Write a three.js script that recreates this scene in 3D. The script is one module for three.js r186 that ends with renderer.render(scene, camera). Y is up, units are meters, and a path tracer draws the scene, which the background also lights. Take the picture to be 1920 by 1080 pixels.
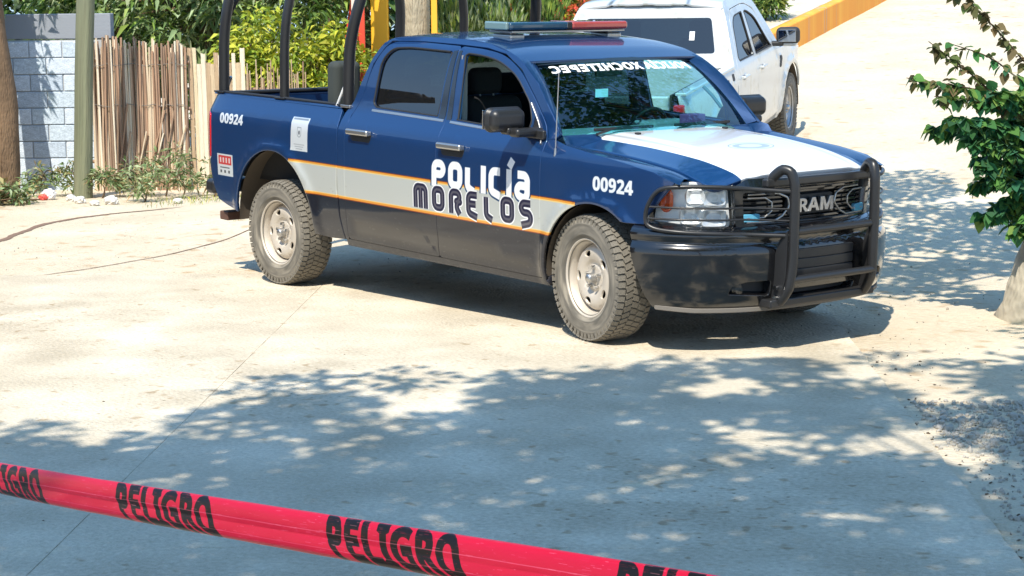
import * as THREE from 'three';
import { mergeGeometries } from 'three/addons/utils/BufferGeometryUtils.js';
import { RoundedBoxGeometry } from 'three/addons/geometries/RoundedBoxGeometry.js';
import { ImprovedNoise } from 'three/addons/math/ImprovedNoise.js';
import { TextGeometry } from 'three/addons/geometries/TextGeometry.js';
import { FontLoader } from 'three/addons/loaders/FontLoader.js';

// ---------- camera, sky, sun, exposure ----------
const scene = new THREE.Scene();
const camera = new THREE.PerspectiveCamera(16.9988, 16 / 9, 0.1, 400);
camera.position.set(8.912, 2.05, 8.936);
camera.rotation.set(-0.14182, 0.88175, -0.01046, 'YXZ');

const SUN = new THREE.Vector3(0.4, 1, 0.6).normalize();
const sun = new THREE.DirectionalLight(new THREE.Color().setRGB(1, 0.94, 0.83), 4.4);
sun.position.copy(SUN).multiplyScalar(40).add(new THREE.Vector3(-3, 0, -3));
sun.target.position.set(-3, 0, -3);
sun.castShadow = true;
sun.shadow.mapSize.set(4096, 4096);
Object.assign(sun.shadow.camera, { left: -25, right: 25, top: 25, bottom: -25, near: 1, far: 90 });
sun.shadow.radius = 1;
scene.add(sun, sun.target);

{ // clear blue sky, paler towards the horizon
  const w = 512, h = 256, d = new Float32Array(w * h * 4);
  for (let j = 0; j < h; j++) for (let i = 0; i < w; i++) {
    const el = ((j + 0.5) / h - 0.5) * Math.PI, az = ((i + 0.5) / w) * Math.PI * 2 - Math.PI;
    const dir = new THREE.Vector3(Math.cos(el) * Math.cos(az), Math.sin(el), Math.cos(el) * Math.sin(az));
    const e = Math.max(0, Math.sin(el)), k = Math.pow(1 - e, 3), g = Math.max(0, dir.dot(SUN));
    const halo = 0.35 * Math.pow(g, 8) + 0.6 * Math.pow(g, 60);
    const o = (j * w + i) * 4;
    d[o] = 0.155 + 0.34 * k + halo; d[o + 1] = 0.38 + 0.30 * k + halo; d[o + 2] = 0.78 + 0.10 * k + halo * 0.9; d[o + 3] = 1;
  }
  const t = new THREE.DataTexture(d, w, h, THREE.RGBAFormat, THREE.FloatType);
  t.mapping = THREE.EquirectangularReflectionMapping; t.magFilter = t.minFilter = THREE.LinearFilter; t.needsUpdate = true;
  scene.background = t; scene.environment = t;
}
const renderer = new THREE.WebGLRenderer({ antialias: true });
renderer.toneMapping = THREE.LinearToneMapping;
renderer.toneMappingExposure = 1.5;
renderer.shadowMap.enabled = true;

// ---------- helpers ----------
let seed = 20240;
const rnd = () => { seed = (seed + 0x6d2b79f5) | 0; let t = Math.imul(seed ^ (seed >>> 15), 1 | seed); t = (t + Math.imul(t ^ (t >>> 7), 61 | t)) ^ t; return ((t ^ (t >>> 14)) >>> 0) / 4294967296; };
const rr = (a, b) => a + (b - a) * rnd();
const V = (x, y, z) => new THREE.Vector3(x, y, z);
const perlin = new ImprovedNoise();
const fbm = (x, y, z = 0, o = 4) => { let s = 0, a = 0.5; for (let i = 0; i < o; i++) { s += a * perlin.noise(x, y, z); x *= 2.03; y *= 2.03; z += 7.1; a *= 0.5; } return s; };
const clamp = (x, a, b) => Math.min(b, Math.max(a, x));
const sstep = (a, b, x) => { const t = clamp((x - a) / (b - a), 0, 1); return t * t * (3 - 2 * t); };
const names = new Map();
const numbered = (n) => { const k = names.get(n) ?? 0; names.set(n, k + 1); return k ? n + '_' + String(k).padStart(3, '0') : n; };
function mesh(name, geo, mat, parent) {
  const m = new THREE.Mesh(geo, mat); m.name = parent === scene ? numbered(name) : name; m.castShadow = m.receiveShadow = true; parent.add(m); return m;
}
function thing(name, label, category, pos = [0, 0, 0], turn = 0, group) {
  const o = new THREE.Group(); o.name = numbered(name); o.position.set(...pos); o.rotation.y = turn;
  o.userData = { label, category }; if (group) o.userData.group = group; scene.add(o); return o;
}
function tag(o, label, category, group, kind) { o.userData = { ...o.userData, label, category }; if (group) o.userData.group = group; if (kind) o.userData.kind = kind; return o; }
const structure = (o, label) => { o.userData.kind = 'structure'; if (label) o.userData.label = label; return o; };
const L = (r, g, b) => new THREE.Color().setRGB(r, g, b);
const std = (c, roughness = 0.8, metalness = 0, more = {}) => new THREE.MeshStandardMaterial({ color: c, roughness, metalness, ...more });
const phys = (c, more = {}) => new THREE.MeshPhysicalMaterial({ color: c, ...more });
const canvas = (w, h) => { const c = document.createElement('canvas'); c.width = w; c.height = h; return [c, c.getContext('2d')]; };
function canvasTex(c, wrap = THREE.ClampToEdgeWrapping) { const t = new THREE.CanvasTexture(c); t.colorSpace = THREE.SRGBColorSpace; t.wrapS = t.wrapT = wrap; t.magFilter = THREE.LinearFilter; return t; }
function noiseTex(n, fn, srgb = false) { // fn(u, v) -> grey or [r, g, b], 0..1; made to tile by blending across the border
  const d = new Uint8Array(n * n * 4);
  for (let j = 0; j < n; j++) for (let i = 0; i < n; i++) {
    let v = fn(i / n, j / n); if (typeof v === 'number') v = [v, v, v];
    for (let c = 0; c < 3; c++) d[(j * n + i) * 4 + c] = clamp(v[c], 0, 1) * 255; d[(j * n + i) * 4 + 3] = 255;
  }
  const t = new THREE.DataTexture(d, n, n); t.wrapS = t.wrapT = THREE.RepeatWrapping; t.magFilter = t.minFilter = THREE.LinearFilter; if (srgb) t.colorSpace = THREE.SRGBColorSpace; t.needsUpdate = true; return t;
}
const tile = (f) => (u, v) => { const a = f(u, v), b = f(u - 1, v), c = f(u, v - 1), d = f(u - 1, v - 1), p = sstep(0, 1, u), q = sstep(0, 1, v); return (a * (1 - p) + b * p) * (1 - q) + (c * (1 - p) + d * p) * q; };
function pchip(xs, ys) { // smooth monotone curve through points
  const n = xs.length, d = [], m = [];
  for (let i = 0; i < n - 1; i++) d.push((ys[i + 1] - ys[i]) / (xs[i + 1] - xs[i]));
  for (let i = 0; i < n; i++) m.push(i === 0 ? d[0] : i === n - 1 ? d[n - 2] : d[i - 1] * d[i] <= 0 ? 0 : 2 * d[i - 1] * d[i] / (d[i - 1] + d[i]));
  return (x) => {
    if (x <= xs[0]) return ys[0] + m[0] * (x - xs[0]); if (x >= xs[n - 1]) return ys[n - 1] + m[n - 1] * (x - xs[n - 1]);
    let i = 0; while (x > xs[i + 1]) i++;
    const h = xs[i + 1] - xs[i], t = (x - xs[i]) / h, a = t * t, b = a * t;
    return (2 * b - 3 * a + 1) * ys[i] + (b - 2 * a + t) * h * m[i] + (3 * a - 2 * b) * ys[i + 1] + (b - a) * h * m[i + 1];
  };
}
// A sheet-metal panel: the outline (u, v) in metres is cut into a grid, laid on the surface f(u, v), and its edges are rolled over and turned in.
function panel(outline, holes, f, { sign = 1, step = 0.06, bevel = 0.004, depth = 0.02, uv = (u, v) => [u, v] } = {}) {
  const P = outline.map((p) => new THREE.Vector2(p[0], p[1])), H = (holes || []).map((h) => h.map((p) => new THREE.Vector2(p[0], p[1])));
  if (THREE.ShapeUtils.isClockWise(P)) P.reverse(); H.forEach((h) => { if (!THREE.ShapeUtils.isClockWise(h)) h.reverse(); });
  const all = P.concat(...H), tris = THREE.ShapeUtils.triangulateShape(P, H);
  const key = new Map(), pts = [], idx = [];
  const vid = (p) => { const k = Math.round(p[0] * 2e4) + '_' + Math.round(p[1] * 2e4); if (!key.has(k)) { key.set(k, pts.length); pts.push([p[0], p[1]]); } return key.get(k); };
  const clip = (poly, ax, val, keepLow) => { const out = []; for (let i = 0; i < poly.length; i++) { const a = poly[i], b = poly[(i + 1) % poly.length], da = keepLow ? val - a[ax] : a[ax] - val, db = keepLow ? val - b[ax] : b[ax] - val; if (da >= -1e-9) out.push(a); if ((da > 1e-9 && db < -1e-9) || (da < -1e-9 && db > 1e-9)) { const t = da / (da - db); const q = [a[0] + (b[0] - a[0]) * t, a[1] + (b[1] - a[1]) * t]; q[ax] = val; out.push(q); } } return out; };
  for (const t of tris) {
    let poly = t.map((i) => [all[i].x, all[i].y]);
    const i0 = Math.floor(Math.min(...poly.map((p) => p[0])) / step), i1 = Math.ceil(Math.max(...poly.map((p) => p[0])) / step);
    for (let i = i0; i < i1; i++) {
      let a = clip(clip(poly, 0, i * step, false), 0, (i + 1) * step, true); if (a.length < 3) continue;
      const j0 = Math.floor(Math.min(...a.map((p) => p[1])) / step), j1 = Math.ceil(Math.max(...a.map((p) => p[1])) / step);
      for (let j = j0; j < j1; j++) {
        const b = clip(clip(a, 1, j * step, false), 1, (j + 1) * step, true); if (b.length < 3) continue;
        const id = b.map(vid).filter((v, k, arr) => v !== arr[(k + 1) % arr.length]);
        for (let k = 1; k < id.length - 1; k++) if (id[0] !== id[k] && id[k] !== id[k + 1] && id[0] !== id[k + 1]) idx.push(id[0], id[k], id[k + 1]);
      }
    }
  }
  const e = 1e-3, nrm = (u, v) => { const a = f(u + e, v).sub(f(u - e, v)), b = f(u, v + e).sub(f(u, v - e)); return a.cross(b).normalize().multiplyScalar(sign); };
  const pos = [], nor = [], uvs = [], N = pts.map(([u, v]) => nrm(u, v));
  pts.forEach(([u, v], i) => { const q = f(u, v); pos.push(q.x, q.y, q.z); nor.push(N[i].x, N[i].y, N[i].z); uvs.push(...uv(u, v)); });
  const used = new Map();
  for (let i = 0; i < idx.length; i += 3) for (let k = 0; k < 3; k++) { const a = idx[i + k], b = idx[i + (k + 1) % 3]; const r = b + '_' + a; if (used.has(r)) used.delete(r); else used.set(a + '_' + b, [a, b]); }
  const out = new Map();
  for (const [a, b] of used.values()) { const dx = pts[b][0] - pts[a][0], dy = pts[b][1] - pts[a][1], l = Math.hypot(dx, dy) || 1; for (const q of [a, b]) { const o = out.get(q) ?? [0, 0]; o[0] += dy / l; o[1] -= dx / l; out.set(q, o); } }
  const ring = new Map();
  for (const [q, o] of out) {
    const l = Math.hypot(...o) || 1, ou = o[0] / l, ov = o[1] / l, [u, v] = pts[q], base = f(u, v), O = f(u + ou * e, v + ov * e).sub(base).normalize();
    const b1 = base.clone().addScaledVector(O, bevel).addScaledVector(N[q], -bevel), b2 = b1.clone().addScaledVector(N[q], -depth), mid = O.clone().add(N[q].clone().multiplyScalar(0.3)).normalize(), id = pos.length / 3;
    for (const [p, n] of [[b1, mid], [b2, O]]) { pos.push(p.x, p.y, p.z); nor.push(n.x, n.y, n.z); uvs.push(...uv(u, v)); }
    ring.set(q, id);
  }
  for (const [a, b] of used.values()) { const A = ring.get(a), B = ring.get(b); idx.push(b, a, A, b, A, B, B, A, A + 1, B, A + 1, B + 1); }
  if (sign < 0) for (let i = 0; i < idx.length; i += 3) { const t = idx[i]; idx[i] = idx[i + 1]; idx[i + 1] = t; }
  const g = new THREE.BufferGeometry(); g.setAttribute('position', new THREE.Float32BufferAttribute(pos, 3)); g.setAttribute('normal', new THREE.Float32BufferAttribute(nor, 3)); g.setAttribute('uv', new THREE.Float32BufferAttribute(uvs, 2)); g.setIndex(idx); return g;
}
// a skin between two or more rows of points of equal length
function skin(rows, flip = false) {
  const n = rows[0].length, pos = [], uv = [], idx = [];
  rows.forEach((r, j) => r.forEach((p, i) => { pos.push(p.x, p.y, p.z); uv.push(i / (n - 1), j / (rows.length - 1)); }));
  for (let j = 0; j < rows.length - 1; j++) for (let i = 0; i < n - 1; i++) { const a = j * n + i, b = a + 1, c = a + n, d = c + 1; flip ? idx.push(a, c, b, b, c, d) : idx.push(a, b, c, b, d, c); }
  const g = new THREE.BufferGeometry(); g.setAttribute('position', new THREE.Float32BufferAttribute(pos, 3)); g.setAttribute('uv', new THREE.Float32BufferAttribute(uv, 2)); g.setIndex(idx); g.computeVertexNormals(); return g;
}
const box = (w, h, d, x = 0, y = 0, z = 0, r = 0) => { const g = r ? new RoundedBoxGeometry(w, h, d, 3, r) : new THREE.BoxGeometry(w, h, d); return g.translate(x, y, z); };
const tube = (pts, r, seg = 24, rad = 10, closed = false, tension = 0.3) => { const c = new THREE.CatmullRomCurve3(pts.map((p) => (p.isVector3 ? p : V(...p))), closed, 'catmullrom', tension); const g = new THREE.TubeGeometry(c, seg, r, rad, closed); if (closed) return g; const caps = [[0, -1], [1, 1]].map(([t, s]) => { const q = new THREE.CircleGeometry(r, rad); q.lookAt(c.getTangentAt(t).multiplyScalar(s)); const p = c.getPointAt(t); return q.translate(p.x, p.y, p.z); }); return merge([g, ...caps]); };
const bar = (a, b, r0, r1 = r0, seg = 8) => { const A = V(...a), B = V(...b), d = B.clone().sub(A), g = new THREE.CylinderGeometry(r1, r0, d.length(), seg); g.applyQuaternion(new THREE.Quaternion().setFromUnitVectors(V(0, 1, 0), d.normalize())); const m = A.add(B).multiplyScalar(0.5); return g.translate(m.x, m.y, m.z); };
const merge = (gs) => mergeGeometries(gs.map((g) => { const q = g.index ? g.toNonIndexed() : g.clone(); for (const k of Object.keys(q.attributes)) if (!['position', 'normal', 'uv'].includes(k)) q.deleteAttribute(k); if (!q.attributes.uv) q.setAttribute('uv', new THREE.Float32BufferAttribute(new Float32Array(q.attributes.position.count * 2), 2)); return q; }));
const mirrorZ = (g) => { const q = (g.index ? g.toNonIndexed() : g.clone()); const p = q.attributes.position, n = q.attributes.normal; for (let i = 0; i < p.count; i++) { p.setZ(i, -p.getZ(i)); if (n) n.setZ(i, -n.getZ(i)); } for (const k of Object.keys(q.attributes)) { const a = q.attributes[k], s = a.itemSize; for (let t = 0; t < a.count; t += 3) for (let c = 0; c < s; c++) { const x = a.array[(t + 1) * s + c]; a.array[(t + 1) * s + c] = a.array[(t + 2) * s + c]; a.array[(t + 2) * s + c] = x; } } return q; };
const arc = (cx, cy, rx, ry, a0, a1, n = 14) => Array.from({ length: n + 1 }, (_, i) => { const a = (a0 + (a1 - a0) * i / n) * Math.PI / 180; return [cx + rx * Math.cos(a), cy + ry * Math.sin(a)]; });
const smooth = (pts, n = 3, closed = true) => { const c = new THREE.CatmullRomCurve3(pts.map((p) => V(p[0], p[1], 0)), closed, 'centripetal'); return c.getPoints(pts.length * n).slice(0, closed ? -1 : undefined).map((p) => [p.x, p.y]); };
const roundPoly = (pts, r = 0.02, n = 4) => { const out = []; pts.forEach((p, i) => { const a = pts[(i + pts.length - 1) % pts.length], b = pts[(i + 1) % pts.length], q = p[2] ?? r; const u = [a[0] - p[0], a[1] - p[1]], w = [b[0] - p[0], b[1] - p[1]], lu = Math.hypot(...u), lw = Math.hypot(...w), k = Math.min(q, lu * 0.45, lw * 0.45); const s = [p[0] + u[0] / lu * k, p[1] + u[1] / lu * k], e = [p[0] + w[0] / lw * k, p[1] + w[1] / lw * k]; if (k < 1e-4) return out.push([p[0], p[1]]); for (let t = 0; t <= n; t++) { const f = t / n; out.push([(1 - f) ** 2 * s[0] + 2 * f * (1 - f) * p[0] + f * f * e[0], (1 - f) ** 2 * s[1] + 2 * f * (1 - f) * p[1] + f * f * e[1]]); } }); return out; };
// the road runs away from the camera's place: site(right, ahead) -> x, z
const site = (R, D) => [8.912 - 0.7718 * D + 0.6359 * R, 8.936 - 0.6359 * D - 0.7718 * R];
const font = await new FontLoader().loadAsync('fonts/droid/droid_sans_bold.typeface.json');

// ---------- ground ----------
const hill = (s) => { const c = 2.9, k = 0.9, m = 0.105; return s < c - k ? 0 : s < c + k ? m * (s - c + k) ** 2 / (4 * k) : m * (Math.min(s, 70) - c); };
const SL = (x, z) => [-0.478 * x - 0.878 * z, 0.878 * x - 0.478 * z];      // along the uphill street, across it
const fromSL = (s, l) => [-0.478 * s + 0.878 * l, -0.878 * s - 0.478 * l];
function terrain(x, z) { const [s, l] = SL(x, z); return hill(s) * sstep(-8, -4.9, l) + 0.02 * fbm(x * 0.35, z * 0.35, 3) * sstep(4, 9, Math.hypot(x, z)) - 0.012; }
const groundMap = noiseTex(1024, (() => { const a = tile((u, v) => fbm(u * 5, v * 5, 1, 4)), b = tile((u, v) => fbm(u * 110, v * 110, 5, 1)), c = tile((u, v) => fbm(u * 30, v * 30, 9, 2)); return (u, v) => { const n = 0.5 + 0.5 * a(u, v) + 0.3 * b(u, v) + 0.2 * (rnd() - 0.5), st = sstep(0.1, 0.34, c(u, v)); return [0.785 + 0.24 * (n - 0.5) - 0.08 * st, 0.725 + 0.26 * (n - 0.5) - 0.115 * st, 0.625 + 0.27 * (n - 0.5) - 0.14 * st]; }; })(), true);
const gritBump = noiseTex(256, (() => { const a = tile((u, v) => fbm(u * 60, v * 60, 2, 3)), b = tile((u, v) => fbm(u * 9, v * 9, 4, 3)); return (u, v) => 0.5 + 0.6 * a(u, v) + 0.35 * b(u, v); })());
{
  const g = new THREE.BufferGeometry(), xs = [], N = 150, pos = [], uv = [], idx = [];
  for (let i = 0; i <= N; i++) { const t = i / N * 2 - 1; xs.push(Math.sign(t) * (18 * Math.abs(t) + 110 * Math.abs(t) ** 5)); }
  for (let j = 0; j <= N; j++) for (let i = 0; i <= N; i++) { const x = xs[i] - 6, z = xs[j] - 4; pos.push(x, terrain(x, z), z); uv.push(x / 6, z / 6); }
  for (let j = 0; j < N; j++) for (let i = 0; i < N; i++) { const a = j * (N + 1) + i; idx.push(a, a + N + 1, a + 1, a + 1, a + N + 1, a + N + 2); }
  g.setAttribute('position', new THREE.Float32BufferAttribute(pos, 3)); g.setAttribute('uv', new THREE.Float32BufferAttribute(uv, 2)); g.setIndex(idx); g.computeVertexNormals();
  const bm = gritBump.clone(); bm.repeat.set(4, 4);
  structure(mesh('ground', g, std(L(1, 1, 1), 0.95, 0, { map: groundMap, bumpMap: bm, bumpScale: 0.03 }), scene), 'pale dusty ground of the yard and the uphill street');
}
// concrete slabs of the street, laid in two lanes along d1, each with worn edges
const slabMap = noiseTex(1024, (() => { const a = tile((u, v) => fbm(u * 5, v * 5, 21, 4)), b = tile((u, v) => fbm(u * 130, v * 130, 25, 1)), c = tile((u, v) => fbm(u * 34, v * 34, 29, 2)); return (u, v) => { const n = 0.5 * a(u, v) + 0.32 * b(u, v) + 0.16 * (rnd() - 0.5), st = sstep(0.16, 0.34, c(u, v)), pit = b(u, v) < -0.3 ? 0.2 : 0; return [0.77 + 0.48 * n - 0.1 * st - pit, 0.72 + 0.48 * n - 0.125 * st - pit, 0.63 + 0.48 * n - 0.145 * st - pit]; }; })(), true);
const slabBump = gritBump.clone(); slabBump.repeat.set(3, 3);
const slabMat = std(L(1, 1, 1), 0.9, 0, { map: slabMap, bumpMap: slabBump, bumpScale: 0.016 });
{
  const road = thing('road', 'worn concrete street slabs with open joints', 'road'); road.userData = { kind: 'structure', label: 'worn concrete street slabs with open joints' };
  const A = [0.741, 0.671], Nn = [-0.671, 0.741], at = (a, n) => [A[0] * a + Nn[0] * n, A[1] * a + Nn[1] * n];
  const aa = [-2.6, 5.38, 11.4], nn = [-0.93, 2.78, 6.49];
  for (let i = 0; i < 2; i++) for (let j = 0; j < 2; j++) {
    const g0 = 0.0038, c = [[aa[i] + g0, nn[j] + g0], [aa[i + 1] - g0, nn[j] + g0], [aa[i + 1] - g0, nn[j + 1] - g0], [aa[i] + g0, nn[j + 1] - g0]], out = [];
    for (let k = 0; k < 4; k++) { const p = c[k], q = c[(k + 1) % 4], n = 60, ed = (k % 2 ? 1 : 0); for (let m = 0; m < n; m++) { const t = m / n, a = p[0] + (q[0] - p[0]) * t, b = p[1] + (q[1] - p[1]) * t, w = 0.006 * fbm(a * 3 + j * 9, b * 3 + i * 5, 2) + (j === 0 && k === 0 ? 0.05 * Math.max(0, fbm(a * 2.2, 4, 8)) : 0); out.push(at(a + (ed ? (k === 1 ? -w : w) : 0), b + (ed ? 0 : (k === 0 ? w : -w)))); } }
    const geo = panel(out, null, (u, v) => V(u, 0.004 * fbm(u * 0.6, v * 0.6, 12), v), { sign: -1, step: 0.5, bevel: 0.003, depth: 0.05, uv: (u, v) => [u / 3.3, v / 3.3] });
    mesh('concrete_slab', geo, slabMat, road);
  }
}
// ---------- materials for vehicles ----------
const M = {
  black: std(L(0.018, 0.018, 0.019), 0.55), gloss: phys(L(0.006, 0.006, 0.007), { roughness: 0.2, clearcoat: 1, clearcoatRoughness: 0.06 }),
  powder: std(L(0.02, 0.02, 0.021), 0.36), liner: std(L(0.1, 0.078, 0.055), 0.95), under: std(L(0.025, 0.023, 0.021), 0.9),
  chrome: std(L(0.62, 0.62, 0.62), 0.16, 1), satin: std(L(0.5, 0.49, 0.47), 0.35, 0.9), steel: std(L(0.56, 0.50, 0.42), 0.55, 0.3),
  rubber: std(L(1, 1, 1), 0.95, 0, { map: noiseTex(256, (() => { const a = tile((u, v) => fbm(u * 8, v * 8, 31, 4)); return (u, v) => { const d = sstep(-0.25, 0.3, a(u, v)); return [0.36 + 0.2 * d, 0.345 + 0.185 * d, 0.315 + 0.16 * d]; }; })(), true) }), seat: std(L(0.012, 0.012, 0.014), 0.9), dash: std(L(0.16, 0.17, 0.18), 0.7),
  shield: phys(L(0.42, 0.90, 0.95), { transmission: 1, thickness: 0, roughness: 0.0, ior: 1.9 }),
  tint: phys(L(0.06, 0.09, 0.11), { transmission: 1, thickness: 0, roughness: 0.0, ior: 2.0 }),
  clear: phys(L(0.95, 0.96, 0.96), { transmission: 1, thickness: 0, roughness: 0.02 }),
  red: phys(L(0.55, 0.012, 0.02), { roughness: 0.12, clearcoat: 1 }), amber: phys(L(0.85, 0.12, 0.01), { roughness: 0.15, clearcoat: 1 }),
  redLens: phys(L(0.5, 0.085, 0.08), { roughness: 0.15, transmission: 0.25, clearcoat: 1 }), blueLens: phys(L(0.02, 0.07, 0.13), { roughness: 0.12, transmission: 0.15, clearcoat: 1 }),
  white: phys(L(0.78, 0.78, 0.77), { roughness: 0.35, clearcoat: 0.8, clearcoatRoughness: 0.1 }), silver: std(L(0.66, 0.66, 0.65), 0.25, 0.8), cyan: phys(L(0.12, 0.42, 0.6), { roughness: 0.12, clearcoat: 1 }),
};
const dustBump = gritBump;

function wheel(parent, x, y, z, R, W, side, steer = 0, opts = {}) {
  const w = new THREE.Group(); w.name = 'wheel'; w.position.set(x, y, z); w.rotation.y = steer + (side < 0 ? Math.PI : 0); w.castShadow = true; parent.add(w);
  const rr_ = opts.rim ?? 0.243, h = W / 2; // axis along z, outer face at +z
  const prof = [[rr_ - 0.012, -h * 0.74], [rr_ + 0.012, -h * 0.8], [rr_ + 0.05, -h * 0.98], [R - 0.075, -h], [R - 0.03, -h * 0.93], [R - 0.013, -h * 0.8], [R - 0.009, -h * 0.4], [R - 0.008, 0], [R - 0.009, h * 0.4], [R - 0.013, h * 0.8], [R - 0.03, h * 0.93], [R - 0.052, h * 0.985], [R - 0.06, h * 1.0], [R - 0.068, h * 0.985], [rr_ + 0.075, h * 0.99], [rr_ + 0.045, h * 0.97], [rr_ + 0.036, h * 0.985], [rr_ + 0.028, h * 0.94], [rr_ + 0.01, h * 0.86], [rr_ - 0.012, h * 0.74]];
  const tyre = [new THREE.LatheGeometry(prof.map((p) => new THREE.Vector2(p[0], p[1])), 72).rotateX(Math.PI / 2)];
  const nb = 56;
  for (let k = 0; k < nb; k++) for (const [ax, wd, ln, off, tw] of [[0.84, 0.2, 0.74, 0, 0], [0.42, 0.24, 0.72, 0.5, 0.35], [0, 0.22, 0.74, 0, -0.3], [-0.42, 0.24, 0.72, 0.5, -0.35], [-0.84, 0.2, 0.74, 0, 0]]) {
    const a = (k + off) / nb * Math.PI * 2, rad = R - 0.006 - (Math.abs(ax) > 0.8 ? 0.006 : 0);
    const b = new THREE.BoxGeometry(2 * Math.PI * R / nb * ln, 0.012, W * wd * 0.86); b.rotateY(tw); if (Math.abs(ax) > 0.8) b.rotateX(Math.sign(ax) * 0.32);
    b.translate(0, rad, ax * h * 0.98); b.rotateZ(a); tyre.push(b);
    if (Math.abs(ax) > 0.8) { const s = new THREE.BoxGeometry(2 * Math.PI * R / nb * 0.5, 0.035, 0.008); s.translate(0, R - 0.042, Math.sign(ax) * h * 0.955); s.rotateX(0); s.rotateZ(a + (k % 2 ? 0.012 : 0)); tyre.push(s); }
  }
  mesh('tyre', merge(tyre), opts.tyreMat ?? M.rubber, w);
  const lip = new THREE.LatheGeometry([[rr_ - 0.03, -h * 0.7], [rr_ - 0.03, h * 0.1], [rr_ - 0.022, h * 0.55], [rr_ - 0.008, h * 0.66], [rr_ - 0.004, h * 0.82], [rr_ + 0.006, h * 0.86], [rr_ + 0.009, h * 0.8], [rr_ + 0.003, h * 0.72]].map((p) => new THREE.Vector2(...p)), 64).rotateX(Math.PI / 2);
  const zr = pchip([0, 0.07, 0.085, 0.11, 0.15, 0.18, 0.197, 0.206], [0.0, 0.0, -0.006, 0.012, 0.022, 0.012, -0.012, -0.03]), rs = (rr_ - 0.027) / 0.205;
  const holes = []; const nh = opts.holes ?? 5; for (let k = 0; k < nh; k++) { const a = (k + 0.5) / nh * Math.PI * 2; holes.push(arc(0, 0, 0.036, 0.024, 0, 345, 12).map(([u, v]) => { const q = 0.148 * rs; return [Math.cos(a) * (q + v) - Math.sin(a) * u, Math.sin(a) * (q + v) + Math.cos(a) * u]; })); }
  holes.push(arc(0, 0, 0.034, 0.034, 0, 345, 16));
  const disc = panel(arc(0, 0, rr_ - 0.028, rr_ - 0.028, 0, 355, 71), holes, (u, v) => V(u, v, h * 0.40 + zr(Math.hypot(u, v) / rs)), { sign: 1, step: 0.022, bevel: 0.002, depth: 0.012 });
  mesh('rim', merge([lip, disc]), opts.rimMat ?? M.steel, w);
  const cap = new THREE.LatheGeometry([[0.0, 0.06], [0.02, 0.058], [0.03, 0.045], [0.034, 0.0], [0.036, -0.02]].map((p) => new THREE.Vector2(...p)), 24).rotateX(Math.PI / 2).translate(0, 0, h * 0.40);
  mesh('hub', cap, M.satin, w);
  for (let k = 0; k < 5; k++) { const a = k / 5 * Math.PI * 2 + 0.3; const n = new THREE.CylinderGeometry(0.0115, 0.013, 0.035, 6).rotateX(Math.PI / 2).translate(Math.cos(a) * 0.066, Math.sin(a) * 0.066, h * 0.40 + 0.012); mesh('lug_nut', n, M.chrome, w); }
  const drum = new THREE.CylinderGeometry(rr_ - 0.06, rr_ - 0.06, 0.07, 32).rotateX(Math.PI / 2).translate(0, 0, -h * 0.35); mesh('brake_disc', drum, M.under, w);
  return w;
}

// ================= POLICE PICKUP =================
const police = thing('police_pickup', 'dark blue police crew cab pickup with white bonnet, roof light bar and black bull bar', 'pickup truck');
const PB = new THREE.Matrix4().makeRotationZ(-0.033); // it stands nose-down
const pt = (name, geo, mat, parent = police) => mesh(name, geo.applyMatrix4(PB), mat, parent);
const pitch = (p) => V(...p).applyMatrix4(PB);

// -- side surface of the body
const zBody = pchip([0.25, 0.31, 0.42, 0.55, 0.70, 0.87, 1.02, 1.12, 1.165, 1.20, 1.24, 1.29, 1.34, 1.55, 1.75, 1.80], [0.935, 0.952, 0.976, 0.989, 0.998, 1.003, 1.003, 0.998, 0.986, 0.964, 0.94, 0.914, 0.902, 0.862, 0.80, 0.755]);
const ell = (x, y, cx, cy, rx, ry) => Math.hypot((x - cx) / rx, (y - cy) / ry);
const RA = [-3.605, 0.37, 0.535, 0.545], FA = [0.05, 0.40, 0.475, 0.48];
function zSide(x, y) {
  let z = zBody(y);
  for (const q of [RA, FA]) { const r = ell(x, y, ...q); z += 0.022 * Math.exp(-(((r - 1.03) / 0.09) ** 2)) * sstep(0.2, 0.4, y); }
  if (x > 0.2) z -= 0.05 * ((x - 0.2) / 0.5) ** 2.4;
  if (x < -4.3) z -= 0.02 * ((-4.3 - x) / 0.3) ** 2 + (x < -4.5 ? 0.16 * ((-4.5 - x) / 0.14) ** 2.2 * 0.25 : 0);
  z -= 0.006 * Math.exp(-(((y - 0.475) / 0.012) ** 2)) * sstep(-2.62, -2.56, x) * (1 - sstep(-0.95, -0.85, x)) + 0.004 * Math.exp(-(((y - 0.412) / 0.008) ** 2)) * sstep(-2.6, -2.5, x) * (1 - sstep(-0.6, -0.5, x));
  return z;
}
const sideR = (dz = 0) => (u, v) => V(u, v, zSide(u, v) + dz), sideL = (dz = 0) => (u, v) => V(u, v, -zSide(u, v) - dz);

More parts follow.
